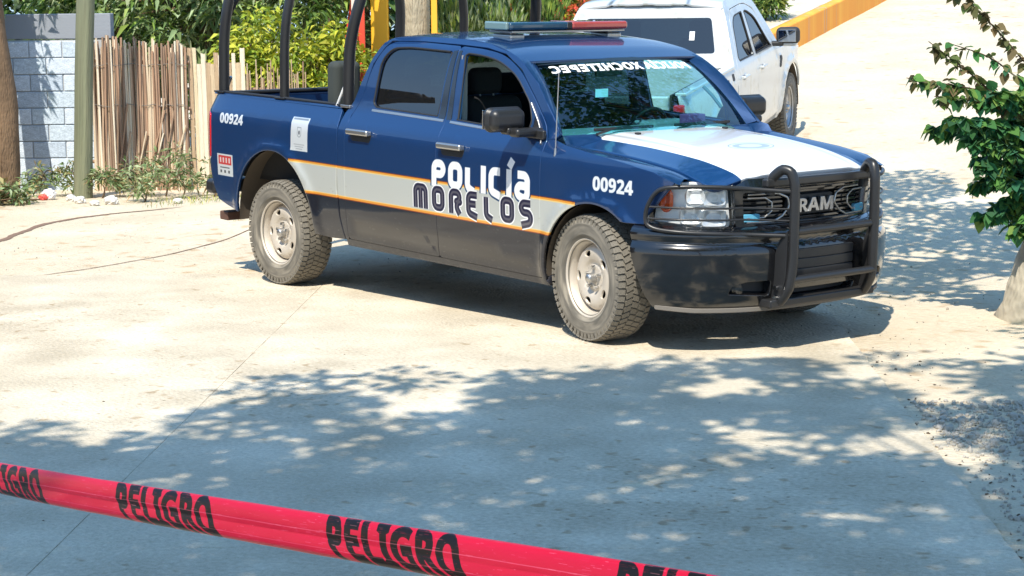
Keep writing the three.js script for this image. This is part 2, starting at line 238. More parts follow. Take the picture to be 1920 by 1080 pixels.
// -- livery: paint, stripes, numbers and lettering, printed flat
function squareLetters(c, word, x, y, w, h, lw, gap, style) { // rounded square stencil letters like the ones on the door
  const S = {
    P: [[[0, 1], [0, 0, 1], [1, 0, 1], [1, 0.55, 1], [0, 0.55]]], O: [[[0, 0, 1], [1, 0, 1], [1, 1, 1], [0, 1, 1], 'z']], L: [[[0, 0], [0, 1, 1], [0.8, 1]]], I: [[[0, 0], [0, 1]]], C: [[[0.9, 0], [0, 0, 1], [0, 1, 1], [0.9, 1]]],
    A: [[[0.05, 0], [1, 0, 1], [1, 1], [0, 1, 1], [0, 0.52, 1], [1, 0.52]]], M: [[[0, 1], [0, 0, 1], [1, 0, 1], [1, 1]], [[0.5, 0], [0.5, 1]]], R: [[[0, 1], [0, 0, 1], [1, 0, 1], [1, 0.5, 1], [0.3, 0.5], [1, 1]]], E: [[[1, 0], [0, 0, 1], [0, 1, 1], [1, 1]], [[0, 0.5], [0.85, 0.5]]], S: [[[1, 0], [0, 0, 1], [0, 0.5, 1], [1, 0.5, 1], [1, 1, 1], [0, 1]]],
  };
  const wd = [...word].map((ch) => ({ I: 0.0, Í: 0.0, M: 1.25, L: 0.85 }[ch] ?? 1)), sum = wd.reduce((a, b) => a + b) , lwT = lw * word.length + gap * (word.length - 1), unit = (w - lwT) / sum;
  let X = x; const runs = [];
  [...word].forEach((ch, i) => { const k = ch === 'Í' ? 'I' : ch, W = wd[i] * unit; runs.push([S[k], X + lw / 2, W, ch === 'Í']); X += W + lw + gap; });
  for (const pass of style) {
    c.strokeStyle = pass.color; c.lineWidth = lw + pass.grow; c.lineJoin = pass.join ?? 'round'; c.lineCap = pass.cap ?? 'butt';
    for (const [strokes, X0, W, acute] of runs) {
      for (const st of strokes) { c.beginPath(); const r = lw * 0.75; const pts = st.filter((q) => q !== 'z').map((q) => [X0 + q[0] * W, y + lw / 2 + q[1] * (h - lw) + (q[1] === 1 && !q[2] ? lw / 2 : 0) - (q[1] === 0 && !q[2] && W === 0 ? lw / 2 : 0)]); const closed = st.includes('z');
        if (closed) { const m = [(pts[0][0] + pts[1][0]) / 2, pts[0][1]]; c.moveTo(...m); for (let i = 1; i <= pts.length; i++) c.arcTo(...pts[i % pts.length], ...pts[(i + 1) % pts.length], r); c.closePath(); }
        else { c.moveTo(...pts[0]); for (let i = 1; i < pts.length - 1; i++) c.arcTo(...pts[i], ...pts[i + 1], r); c.lineTo(...pts[pts.length - 1]); }
        c.stroke(); }
      if (acute) { c.beginPath(); c.moveTo(X0, y - lw * 0.2); c.lineTo(X0 + lw * 0.7, y - lw * 1.3); c.stroke(); }
    }
  }
}
const BLUE = [0.0028, 0.037, 0.132];
function livery(left) {
  const [cv, c] = canvas(2048, 640), k = 2048 / 5.6, X = (x) => (left ? (0.9 - x) * k : (x + 4.7) * k), Y = (y) => (1.90 - y) * k;
  const rect = (x0, x1, y0, y1, col) => { c.fillStyle = col; c.fillRect(Math.min(X(x0), X(x1)), Y(y1), Math.abs(X(x1) - X(x0)), (y1 - y0) * k); };
  const blue = '#' + L(...BLUE).getHexString();
  rect(-4.7, 0.9, 0.1, 2, blue);
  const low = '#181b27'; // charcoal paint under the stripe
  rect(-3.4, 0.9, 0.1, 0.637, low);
  for (const [x0, x1] of [[-3.36, -0.1]]) { rect(x0, x1, 0.631, 0.877, '#8c3a16'); rect(x0, x1, 0.637, 0.872, '#f2a03a'); rect(x0, x1, 0.652, 0.86, '#fbdc8e'); rect(x0, x1, 0.658, 0.852, '#c9ccc6'); }
  // dried road dust on the sills, behind the wheels and on the tail
  for (let i = 0; i < 1700; i++) {
    const x = rr(-4.7, 0.9), y = 0.28 + 0.5 * rnd() ** 2.2, near = Math.min(Math.abs(x + 3.6), Math.abs(x)) < 1.0 || y < 0.42; if (!near && rnd() < 0.75) continue; if (y > 0.66 && fbm(x * 5, y * 5, 3) < 0.02) continue;
    c.globalAlpha = rr(0.04, 0.16); c.fillStyle = rnd() < 0.5 ? '#8f806a' : '#a29683'; c.beginPath(); c.ellipse(X(x), Y(y), rr(1, 7), rr(0.6, 2.4), rr(-0.3, 0.3), 0, 7); c.fill();
  }
  c.globalAlpha = 1;
  const put = (x, y, txt, h, w, col, ff = 'sans-serif') => { c.save(); c.translate(left ? X(x + w) : X(x), Y(y)); c.font = `bold ${h * k * 1.38}px ${ff}`; const m = c.measureText(txt).width; c.scale(w * k / m, 1); c.lineJoin = 'round'; c.fillStyle = col; c.lineWidth = 1.6; c.strokeStyle = col; c.fillText(txt, 0, 0); c.strokeText(txt, 0, 0); c.restore(); };
  put(-4.375, 1.075, '00924', 0.078, 0.345, '#eef2f6'); put(0.04, 0.965, '00924', 0.085, 0.36, '#f4f6f8');
  // force lettering on the doors
  const lx = (x, w) => (left ? X(x + w) : X(x));
  squareLetters(c, 'POLICÍA', lx(-1.6, 1.04), Y(1.02), 1.04 * k, 0.185 * k, 0.052 * k, 0.03 * k, [{ color: blue, grow: 9 }, { color: '#ffffff', grow: 1 }]);
  squareLetters(c, 'MORELOS', lx(-1.81, 1.28), Y(0.838), 1.28 * k, 0.17 * k, 0.046 * k, 0.05 * k, [{ color: '#ffffff', grow: 8 }, { color: '#23213f', grow: 1 }, { color: '#5c5a66', grow: -11 }]);
  // white notice with a small emblem, red and white notice on the tail
  const card = (x0, x1, y0, y1) => rect(x0, x1, y0, y1, '#dfe3e4');
  card(-3.35, -3.125, 0.938, 1.188); rect(-3.335, -3.14, 1.168, 1.182, '#8a9298');
  c.strokeStyle = '#9aa0a4'; c.fillStyle = '#6d7276'; c.lineWidth = 2; const ex = X(-3.2375), ey = Y(1.07); c.beginPath(); c.moveTo(ex - 9, ey - 16); c.lineTo(ex + 9, ey - 16); c.lineTo(ex + 9, ey + 4); c.quadraticCurveTo(ex, ey + 16, ex - 9, ey + 4); c.closePath(); c.stroke(); c.beginPath(); c.ellipse(ex, ey - 2, 4, 6, 0, 0, 7); c.fill();
  for (let i = 0; i < 3; i++) { c.fillStyle = '#b3b8bb'; c.fillRect(ex - 26 + i * 5, Y(0.99) + i * 6, 52 - i * 10, 2.4); }
  card(-4.42, -4.185, 0.655, 0.828); c.fillStyle = '#d8433f'; c.fillRect(Math.min(X(-4.40), X(-4.205)), Y(0.815), 0.195 * k, 0.07 * k); c.fillStyle = '#f2d9d6'; for (let i = 0; i < 4; i++) c.fillRect(Math.min(X(-4.40), X(-4.205)) + 8 + i * 16, Y(0.80), 8, 15);
  c.fillStyle = '#55595c'; c.fillRect(Math.min(X(-4.40), X(-4.205)) + 8, Y(0.725), 52, 3); for (let i = 0; i < 3; i++) c.fillRect(Math.min(X(-4.40), X(-4.205)) + 8 + i * 22, Y(0.70), 9, 8);
  return canvasTex(cv);
}
const paint = (map) => phys(L(1, 1, 1), { map, roughness: 0.46, metalness: 0.45, clearcoat: 1, clearcoatRoughness: 0.05 });
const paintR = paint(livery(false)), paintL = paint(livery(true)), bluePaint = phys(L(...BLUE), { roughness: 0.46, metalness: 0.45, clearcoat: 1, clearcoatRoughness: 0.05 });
const uvR = (u, v) => [(u + 4.7) / 5.6, (v - 0.15) / 1.75], uvL = (u, v) => [(0.9 - u) / 5.6, (v - 0.15) / 1.75];

const O = {
  fender: [[-0.458, 0.335], [-0.458, 1.232], [-0.40, 1.238], [-0.25, 1.208], [0, 1.183], [0.3, 1.152], [0.55, 1.115], [0.70, 1.065], [0.605, 0.96], [0.50, 0.85], [0.485, 0.8], ...arc(...FA, 56, 187, 22)],
  front_door: roundPoly([[-0.466, 0.345, 0.02], [-0.466, 1.225, 0.01], [-0.53, 1.33, 0.03], [-0.68, 1.488, 0.06], [-0.86, 1.648, 0.1], [-1.06, 1.738, 0.15], [-1.28, 1.768, 0.1], [-1.553, 1.778, 0.03], [-1.553, 1.3, 0.1], [-1.555, 0.345, 0.02]]),
  rear_door: roundPoly([[-1.563, 0.345, 0.02], [-1.561, 1.3, 0.1], [-1.561, 1.778, 0.03], [-2.0, 1.788, 0.1], [-2.37, 1.78, 0.09], [-2.49, 1.62, 0.08], [-2.56, 1.38, 0.06], [-2.645, 1.24, 0.05], [-2.645, 0.345, 0.03]]),
  bed: [[-4.615, 1.285], [-4.0, 1.282], [-3.4, 1.279], [-2.79, 1.275], [-2.752, 1.15], [-2.752, 0.9], [-2.765, 0.7], [-2.74, 0.5], [-2.70, 0.335], [-2.9, 0.325], ...arc(...RA, -4, 178, 26), [-4.3, 0.42], [-4.44, 0.46], [-4.50, 0.56], [-4.55, 0.68], [-4.565, 0.765], [-4.525, 0.79], [-4.515, 1.0], [-4.525, 1.135], [-4.60, 1.16]],
  tail: roundPoly([[-4.54, 0.795], [-4.53, 1.0], [-4.54, 1.125], [-4.605, 1.148], [-4.645, 1.14], [-4.65, 0.8], [-4.61, 0.775]], 0.012),
  winF: roundPoly([[-0.676, 1.262, 0.01], [-0.668, 1.345, 0.01], [-0.715, 1.455, 0.03], [-0.885, 1.612, 0.08], [-1.09, 1.698, 0.12], [-1.29, 1.727, 0.1], [-1.475, 1.735, 0.03], [-1.428, 1.29, 0.01]]),
  winR: roundPoly([[-1.655, 1.30, 0.01], [-1.628, 1.738, 0.02], [-2.12, 1.748, 0.1], [-2.315, 1.735, 0.07], [-2.405, 1.65, 0.07], [-2.425, 1.34, 0.03], [-2.38, 1.315, 0.03]]),
  quarter: roundPoly([[-0.655, 1.27], [-0.648, 1.37], [-0.53, 1.262]], 0.008),
};
O.cab = [[-2.735, 1.2], [-2.73, 1.255], [-2.66, 1.345], [-2.60, 1.49], [-2.525, 1.65], [-2.44, 1.77], [-2.36, 1.805], [-2.0, 1.822], [-1.6, 1.822], [-1.28, 1.802], [-1.0, 1.752], [-0.85, 1.695], [-0.665, 1.575], [-0.48, 1.39], [-0.365, 1.27], [-0.40, 1.245], [-0.452, 1.238], [-0.52, 1.34], [-0.672, 1.499], [-0.853, 1.66], [-1.058, 1.752], [-1.28, 1.782], [-1.56, 1.791], [-2.0, 1.797], [-2.38, 1.789], [-2.505, 1.62], [-2.57, 1.376], [-2.652, 1.243], [-2.652, 0.345], [-2.685, 0.335], [-2.722, 0.5], [-2.738, 0.75]];
for (const [s, f, mat, uv] of [[1, sideR, paintR, uvR], [-1, sideL, paintL, uvL]]) {
  const o = { sign: s, uv };
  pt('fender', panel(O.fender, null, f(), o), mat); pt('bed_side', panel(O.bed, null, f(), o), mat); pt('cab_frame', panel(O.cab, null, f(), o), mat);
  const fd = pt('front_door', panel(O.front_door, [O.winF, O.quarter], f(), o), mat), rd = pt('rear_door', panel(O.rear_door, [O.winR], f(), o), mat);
  const grow = (q, d) => { const cx = q.reduce((a, p) => a + p[0], 0) / q.length, cy = q.reduce((a, p) => a + p[1], 0) / q.length; return q.map((p) => [cx + (p[0] - cx) * (1 + d), cy + (p[1] - cy) * (1 + d)]); };
  pt('window_glass', panel(grow(O.winR, 0.03), null, f(-0.016), { sign: s, bevel: 0.001, depth: 0.003 }), M.tint, rd);
  if (s < 0) pt('window_glass', panel(grow(O.winF, 0.03), null, f(-0.016), { sign: s, bevel: 0.001, depth: 0.003 }), M.clear, fd);
  pt('quarter_pane', panel(grow(O.quarter, 0.05), null, f(-0.008), { sign: s, bevel: 0.001, depth: 0.004 }), M.black, fd);
  // rubber seals and the grey pillar cover between the doors
  const seal = (q) => tube(q.map((p) => f(-0.004)(...p)), 0.0075, q.length * 2, 6, true);
  pt('window_seal', seal(O.winR), M.black, rd); pt('window_seal', seal(O.winF), M.black, fd);
  pt('pillar_cover', panel([[-1.498, 1.285], [-1.524, 1.75], [-1.548, 1.75], [-1.548, 1.285]], null, f(0.004), { sign: s, bevel: 0.002, depth: 0.004 }), M.gloss, fd);
  pt('pillar_cover', panel([[-1.57, 1.285], [-1.57, 1.75], [-1.612, 1.745], [-1.638, 1.29]], null, f(0.004), { sign: s, bevel: 0.002, depth: 0.004 }), M.gloss, rd);
  pt('belt_moulding', panel([[-1.50, 1.268], [-0.56, 1.236], [-0.56, 1.248], [-1.50, 1.28]], null, f(0.005), { sign: s, bevel: 0.003, depth: 0.006 }), M.satin, fd);
  pt('belt_moulding', panel([[-2.42, 1.287], [-1.58, 1.272], [-1.58, 1.284], [-2.42, 1.30]], null, f(0.005), { sign: s, bevel: 0.003, depth: 0.006 }), M.satin, rd);
  // pull handles with the dished cup behind them
  for (const [door, x] of [[fd, -1.375], [rd, -2.445]]) {
    const y = door === fd ? 1.11 : 1.125, z0 = zSide(x, y);
    const h = box(0.265, 0.042, 0.03, x, y + 0.012, s * (z0 + 0.034), 0.014), posts = [box(0.04, 0.034, 0.035, x - 0.11, y + 0.01, s * (z0 + 0.014), 0.01), box(0.04, 0.034, 0.035, x + 0.11, y + 0.01, s * (z0 + 0.014), 0.01)];
    pt('handle', merge([h, ...posts]), M.satin, door);
    pt('handle_cup', panel(roundPoly([[x - 0.115, y - 0.055, 0.05], [x + 0.115, y - 0.055, 0.05], [x + 0.13, y + 0.0, 0.01], [x - 0.13, y + 0.0, 0.01]]), null, (u, v) => f(0.0015)(u, v), { sign: s, bevel: 0.001, depth: 0.002 }), M.black, door);
  }
  // door mirror on its arm
  const mg = new THREE.Group(); mg.name = 'door_mirror'; police.add(mg);
  const head = new RoundedBoxGeometry(0.13, 0.16, 0.31, 5, 0.055); const hp = head.attributes.position; for (let i = 0; i < hp.count; i++) { const x = hp.getX(i); if (x > 0) { hp.setZ(i, hp.getZ(i) * 0.88); hp.setY(i, hp.getY(i) * 0.88); } } head.computeVertexNormals();
  pt('housing', head.translate(-0.67, 1.355, s * 1.125), M.powder, mg);
  pt('mirror_glass', box(0.006, 0.12, 0.26, -0.738, 1.355, s * 1.125, 0.002), std(L(0.7, 0.72, 0.74), 0.03, 1), mg);
  pt('arm', merge([box(0.1, 0.055, 0.26, -0.585, 1.275, s * 1.0, 0.022), box(0.2, 0.06, 0.03, -0.57, 1.262, s * 0.955, 0.012), box(0.09, 0.05, 0.1, -0.65, 1.285, s * 1.1, 0.02)]), M.powder, mg);
  pt('trim_edge', tube([f(0.006)(-0.69, 1.45), f(0.006)(-0.60, 1.345), f(0.006)(-0.535, 1.262), f(0.006)(-0.5, 1.205)], 0.007, 16, 6), M.satin, fd);
  pt('tail_lamp', panel(O.tail, null, f(0.003), { sign: s, bevel: 0.004, depth: 0.03, step: 0.02 }), M.red);
  // rocker sill under the doors
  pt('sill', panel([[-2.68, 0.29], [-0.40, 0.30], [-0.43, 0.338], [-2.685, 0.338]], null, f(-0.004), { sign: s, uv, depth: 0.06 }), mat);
  // wheel house liners
  for (const [cx, cy, rx, ry] of [RA, FA]) { const rows = [0.97, 0.90, 0.7, 0.52].map((z, k) => arc(cx, cy, rx * (k ? 1.04 : 1.0), ry * (k ? 1.04 : 1.0), -5, 185, 24).map(([x, y]) => V(x, y, s * z))); pt('wheel_house', skin(rows), M.liner); pt('wheel_house', panel(arc(cx, cy, rx * 1.04, ry * 1.04, -5, 185, 24), null, (u, v) => V(u, v, s * 0.53), { sign: s, depth: 0.01 }), M.liner); }
}
// -- roof
{
  const yc = pchip([-2.45, -2.35, -2.1, -1.7, -1.3, -1.05, -0.9], [1.80, 1.825, 1.842, 1.845, 1.825, 1.775, 1.715]);
  const edge = pchip([-2.45, -2.36, -2.0, -1.6, -1.28, -1.0, -0.85], [1.775, 1.808, 1.825, 1.825, 1.805, 1.755, 1.698]);
  const rz = (x) => zBody(edge(x)) - 0.004;
  const roof = panel(roundPoly([[-2.44, -1, 0.02], [-2.44, 1, 0.02], [-0.87, 1, 0.02], [-0.87, -1, 0.02]]), null, (u, v) => { const e = edge(u), y = e + (yc(u) - e + 0.012) * (1 - Math.abs(v) ** 3); const x = u + (u > -1.2 ? 0.07 * (1 - v * v) * sstep(-1.2, -0.87, u) : 0); return V(x, y, v * rz(u)); }, { sign: -1, step: 0.05, bevel: 0.002, depth: 0.015 });
  pt('roof', roof, bluePaint);
  pt('roof_lining', panel([[-2.4, -0.97], [-2.4, 0.97], [-0.95, 0.97], [-0.95, -0.97]], null, (u, v) => V(u, edge(u) - 0.03, v * rz(u)), { sign: -1, step: 0.2 }), M.seat);
}
// -- windscreen, pillars, wipers and lettering along its upper edge
const wsBase = (s) => V(-0.30 - 0.13 * s * s, 1.268 - 0.012 * s * s, 0.855 * s), wsTop = (s) => V(-0.815 - 0.085 * s * s, 1.722 - 0.022 * s * s, 0.70 * s);
const ws = (s, t) => { const a = wsBase(s), b = wsTop(s), p = a.lerp(b, t); p.x += 0.035 * t * (1 - t) * 4 * (1 - 0.4 * s * s); p.y += 0.028 * t * (1 - t) * 4; return p; };
{
  const g = pt('windscreen', panel([[-0.985, 0.0], [0.985, 0.0], [0.985, 0.99], [-0.985, 0.99]], null, ws, { sign: -1, step: 0.05, bevel: 0.001, depth: 0.005 }), M.shield);
  // pillars: skin from glass edge to the side frame
  for (const s of [1, -1]) {
    const inner = [], outer = [];
    for (let i = 0; i <= 20; i++) { const t = i / 20; inner.push(ws(s * 0.985, t)); }
    const cpts = smooth([[-0.362, 1.275], [-0.48, 1.39], [-0.665, 1.575], [-0.85, 1.695], [-0.905, 1.718]], 5, false); const cc = new THREE.CatmullRomCurve3(cpts.map((p) => V(p[0], p[1], 0)));
    for (let i = 0; i <= 20; i++) { const q = cc.getPointAt(i / 20); outer.push(V(q.x, q.y, s * (zSide(q.x, q.y) - 0.001))); }
    const mid = inner.map((p, i) => p.clone().lerp(outer[i], 0.5).add(V(0.012, 0.012, s * 0.012)));
    pt('windscreen_pillar', skin([inner, mid, outer], s < 0), bluePaint);
    const foot = [0.72, 0.8, 0.88, 0.94, 0.985].map((q) => ws(q * s, 0)).concat([outer[0].clone()]); pt('pillar_foot', skin([foot, foot.map((p, i) => V(p.x + 0.05, p.y - 0.015, p.z + s * 0.004 * i)), foot.map((p, i) => V(p.x + 0.10, p.y - 0.085, p.z + s * 0.006 * i))], s > 0), bluePaint);
  }
  const [cv, c] = canvas(2048, 160); c.clearRect(0, 0, 2048, 160); c.translate(2048, 0); c.scale(-1, 1); c.font = 'bold 150px sans-serif'; const m = c.measureText('POLICÍA XOCHITEPEC').width; c.scale(1960 / m, 1); c.fillStyle = '#ffffff'; c.strokeStyle = '#ffffff'; c.lineWidth = 5; c.fillText('POLICÍA XOCHITEPEC', 40, 140); c.strokeText('POLICÍA XOCHITEPEC', 40, 140);
  const t = canvasTex(cv); const al = t.clone(); 
  pt('windscreen_lettering', panel([[-0.9, 0.765], [0.93, 0.765], [0.93, 0.925], [-0.9, 0.925]], null, (u, v) => ws(u, v).add(V(0.003, 0.003, 0)), { sign: -1, step: 0.06, bevel: 0, depth: 0, uv: (u, v) => [1 - (u + 0.9) / 1.83, (v - 0.765) / 0.16] }), std(L(0.9, 0.9, 0.9), 0.5, 0, { map: t, alphaTest: 0.5, side: THREE.DoubleSide }), g);
  pt('sun_band', panel([[-0.98, 0.93], [0.98, 0.93], [0.98, 0.985], [-0.98, 0.985]], null, (u, v) => ws(u, v).add(V(0.0015, 0.0015, 0)), { sign: -1, bevel: 0, depth: 0.001 }), std(L(0.015, 0.03, 0.05), 0.4), g);
  for (const z of [0.42, -0.3]) pt('wiper', merge([tube([[-0.33, 1.262, z + 0.22], [-0.37, 1.285, z + 0.05], [-0.385, 1.295, z - 0.12]], 0.009, 12, 6), box(0.02, 0.02, 0.52, -0.365, 1.288, z - 0.05, 0.006)]), M.black);
  pt('cowl', panel([[-0.86, -0.24], [0.86, -0.24], [0.86, 0.0], [-0.86, 0.0]], null, (u, v) => { const b = wsBase(u); return V(b.x + 0.03 - v * 0.0 + (v + 0.0) * -0.35, b.y - 0.03 - 0.17 * u ** 4, b.z); }, { sign: 1, step: 0.1 }), M.black);
}
// -- bonnet
{
  const hz = (x) => 0.80 - 0.035 * ((x + 0.35) / 1.2) ** 2;      // half width
  const yMid = pchip([-0.45, -0.25, 0.1, 0.5, 0.75, 0.88, 0.945], [1.272, 1.266, 1.247, 1.206, 1.166, 1.135, 1.10]);
  const fHood = (u, v) => { const a = Math.abs(v); let y = yMid(u); y += 0.016 * sstep(0.66, 0.5, a) - 0.016; y -= 0.012 * a * a; y -= 0.05 * sstep(0.62, 1.06, a) * (1 + 0.15 * sstep(0.2, 0.9, u)); y += 0.008 * Math.exp(-(((a - 0.68) / 0.05) ** 2)); const x = u - 0.06 * sstep(0.5, 0.9, u) * v * v * 2.0 - 0.13 * sstep(-0.1, -0.44, u) * v * v * 0.9; return V(x, y, v * hz(u)); };
  const [cv, c] = canvas(1024, 1024); const X = (u) => (u + 0.5) / 1.5 * 1024, Yv = (v) => (v + 1) / 2 * 1024;
  c.fillStyle = '#' + L(...BLUE).getHexString(); c.fillRect(0, 0, 1024, 1024); c.fillStyle = '#e9eaea'; c.beginPath(); c.moveTo(X(-0.46), Yv(-0.78)); c.lineTo(X(0.96), Yv(-0.73)); c.lineTo(X(0.96), Yv(0.73)); c.lineTo(X(-0.46), Yv(0.78)); c.closePath(); c.fill();
  c.save(); c.translate(X(0.42), Yv(0.0)); c.rotate(0); c.strokeStyle = '#8d97a3'; c.lineWidth = 5; c.beginPath(); c.ellipse(0, 0, 62, 120, 0, 0, 7); c.stroke(); c.fillStyle = '#aab2ba'; c.beginPath(); c.ellipse(0, 0, 50, 100, 0, 0, 7); c.fill(); c.fillStyle = '#dfe2e4'; c.beginPath(); c.ellipse(-4, 0, 30, 62, 0, 0, 7); c.fill(); c.restore();
  for (let i = 0; i < 300; i++) { c.globalAlpha = rr(0.03, 0.12); c.fillStyle = '#a89c86'; c.beginPath(); c.ellipse(rr(0, 1024), rr(0, 1024), rr(1, 6), rr(1, 6), 0, 0, 7); c.fill(); } c.globalAlpha = 1;
  const t = canvasTex(cv); t.flipY = false;
  const hood = pt('bonnet', panel(roundPoly([[-0.44, -0.985, 0.02], [0.93, -0.985, 0.06], [0.93, 0.985, 0.06], [-0.44, 0.985, 0.02]]), null, fHood, { sign: -1, step: 0.045, bevel: 0.006, depth: 0.03, uv: (u, v) => [(u + 0.5) / 1.5, (v + 1) / 2] }), phys(L(1, 1, 1), { map: t, roughness: 0.36, metalness: 0.05, clearcoat: 1, clearcoatRoughness: 0.06 }));
  // fender tops from the bonnet gap down to the fender's edge
  for (const s of [1, -1]) {
    const rowA = [], rowB = [], rowC = [];
    for (let i = 0; i <= 30; i++) { const u = -0.42 + 1.16 * i / 30, e = fHood(u, 0.997), yo = pchip([-0.44, -0.25, 0, 0.3, 0.55, 0.72], [1.23, 1.206, 1.181, 1.15, 1.113, 1.062])(u), zo = zSide(u, yo) - 0.001; rowA.push(V(e.x, e.y - 0.012, s * (e.z + 0.006))); rowC.push(V(u, yo, s * zo)); rowB.push(V((e.x + u) / 2, yo + (e.y - 0.012 - yo) * 0.5 + 0.018, s * (e.z * 0.42 + zo * 0.58))); }
    pt('fender_top', skin([rowA, rowB, rowC], s > 0), bluePaint);
  }
  for (const z of [-0.5, 0.5]) pt('bonnet_washer', box(0.035, 0.012, 0.03, -0.2, fHood(-0.2, z).y + 0.006, z * 0.8, 0.004), M.black, hood);
}
// -- front: a curved sheet in plan, measured by arc length s from the middle
const FC = (() => {
  const half = [[0, 0.95], [0.3, 0.935], [0.5, 0.90], [0.65, 0.84], [0.8, 0.74], [0.9, 0.62], [0.955, 0.50], [0.975, 0.38]];
  const pts = half.slice(1).reverse().map(([z, x]) => V(x, 0, -z)).concat(half.map(([z, x]) => V(x, 0, z)));
  const c = new THREE.CatmullRomCurve3(pts, false, 'centripetal'), T = c.getPoints(400), S = [0];
  for (let i = 1; i < T.length; i++) S.push(S[i - 1] + T[i].distanceTo(T[i - 1]));
  const mid = S[S.length - 1] / 2, total = mid;
  const at = (s) => { const q = clamp(s + mid, 0, 2 * mid); let a = 0, b = S.length - 1; while (b - a > 1) { const m = (a + b) >> 1; S[m] <= q ? a = m : b = m; } const t = (q - S[a]) / (S[b] - S[a]); const p = T[a].clone().lerp(T[b], t); const extra = s + mid < 0 ? s + mid : s > mid ? s - mid : 0; if (extra) p.addScaledVector(V(-1, 0, 0), Math.abs(extra)); return p; };
  const memo = new Map(), ofZ = (z) => { if (!memo.has(z)) memo.set(z, find(z)); return memo.get(z); }, find = (z) => { let best = 0, d = 9; for (let s = -total; s <= total; s += 0.002) { const q = Math.abs(at(s).z - z); if (q < d) { d = q; best = s; } } return best; };
  return { at, ofZ, total };
})();
const front = (off) => (s, y) => { const p = FC.at(s), a = FC.at(s + 0.02), b = FC.at(s - 0.02), t = a.sub(b).normalize(), n = V(t.z, 0, -t.x); const o = typeof off === 'function' ? off(y, s) : off; return V(p.x + n.x * o, y, p.z + n.z * o); };
const fo = { sign: -1, step: 0.04 }, REFL = std(L(0.85, 0.86, 0.86), 0.28, 0.55);
{
  const s61 = FC.ofZ(0.615), s94 = FC.ofZ(0.945), s92 = FC.ofZ(0.92), sEnd = FC.total;
  // header under the bonnet, headlights
  pt('front_header', panel(roundPoly([[-s61 - 0.02, 1.03], [s61 + 0.02, 1.03], [s61 - 0.1, 1.078], [-s61 + 0.1, 1.078]], 0.02), null, front((y) => 0.03 - (y - 1.03) * 0.9), fo), M.gloss);
  for (const k of [1, -1]) {
    const q = [[s61 - 0.015, 0.79, 0.02], [s61 + 0.012, 1.02, 0.03], [FC.ofZ(0.8), 1.055, 0.05], [s92, 1.045, 0.03], [s94 + 0.01, 0.9, 0.03], [s94 + 0.03, 0.815, 0.02], [s92 - 0.01, 0.785, 0.02], [FC.ofZ(0.8), 0.775, 0.03]].map(([a, b, r]) => [a * k, b, r]);
    const hl = new THREE.Group(); hl.name = 'headlight'; police.add(hl);
    pt('bezel', panel(roundPoly(q), null, front(-0.06), fo), std(L(0.82, 0.83, 0.83), 0.4, 0.15), hl);
    pt('lens', panel(roundPoly(q), null, front(0.004), { ...fo, depth: 0.012 }), M.clear, hl);
    const cell = (z, y, w, h, mat, name, d = -0.045) => pt(name, panel(roundPoly([[FC.ofZ(z) * k - w / 2, y - h / 2], [FC.ofZ(z) * k + w / 2, y - h / 2], [FC.ofZ(z) * k + w / 2, y + h / 2], [FC.ofZ(z) * k - w / 2, y + h / 2]], 0.012), null, front((yy, s) => d - 0.03 * Math.cos((yy - y) / h * 3) * Math.cos((s - FC.ofZ(z) * k) / w * 3)), { ...fo, step: 0.015, depth: 0.02 }), mat, hl);
    cell(0.70, 0.965, 0.14, 0.085, REFL, 'reflector'); cell(0.80, 0.97, 0.11, 0.075, REFL, 'reflector'); cell(0.70, 0.84, 0.15, 0.09, REFL, 'reflector'); cell(0.82, 0.85, 0.13, 0.08, REFL, 'reflector'); cell(0.918, 0.945, 0.05, 0.11, M.amber, 'turn_signal', -0.02);
    for (const [z, y] of [[0.70, 0.965], [0.81, 0.845]]) { const p = front(-0.05)(FC.ofZ(z) * k, y); pt('bulb', new THREE.SphereGeometry(0.022, 16, 10).translate(p.x, p.y, p.z), M.clear, hl); }
    pt('side_marker', panel(roundPoly([[(s94 + 0.045) * k, 0.80], [(s94 + 0.125) * k, 0.805], [(s94 + 0.14) * k, 0.835], [(s94 + 0.06) * k, 0.905], [(s94 + 0.035) * k, 0.93]], 0.008), null, front(0.012), { ...fo, depth: 0.02 }), phys(L(0.75, 0.70, 0.6), { roughness: 0.15, clearcoat: 1 }), hl);
    pt('bar_trim', tube([front(-0.03)((s61 + 0.02) * k, 0.9), front(-0.03)(FC.ofZ(0.8) * k, 0.905), front(-0.03)(FC.ofZ(0.88) * k, 0.9)], 0.006, 12, 6), M.black, hl);
  }
  // grille: shell with an opening, bars, crosshair frame, letters, strobe lamps
  const gr = new THREE.Group(); gr.name = 'grille'; police.add(gr);
  const gout = roundPoly([[-s61 + 0.01, 0.775], [s61 - 0.03, 0.775], [s61 - 0.01, 1.03], [-s61 + 0.01, 1.03]].map((p, i) => (i === 1 ? [s61 - 0.03, 0.775] : i === 0 ? [-s61 + 0.03, 0.775] : p)), 0.03), gin = roundPoly([[-s61 + 0.075, 0.805], [s61 - 0.075, 0.805], [s61 - 0.06, 1.0], [-s61 + 0.06, 1.0]], 0.03);
  pt('shell', panel(gout, [gin], front(0.012), { ...fo, depth: 0.06 }), M.gloss, gr);
  pt('backing', panel(gin.map((p) => [p[0] * 1.03, 0.9 + (p[1] - 0.9) * 1.08]), null, front(-0.07), fo), M.black, gr);
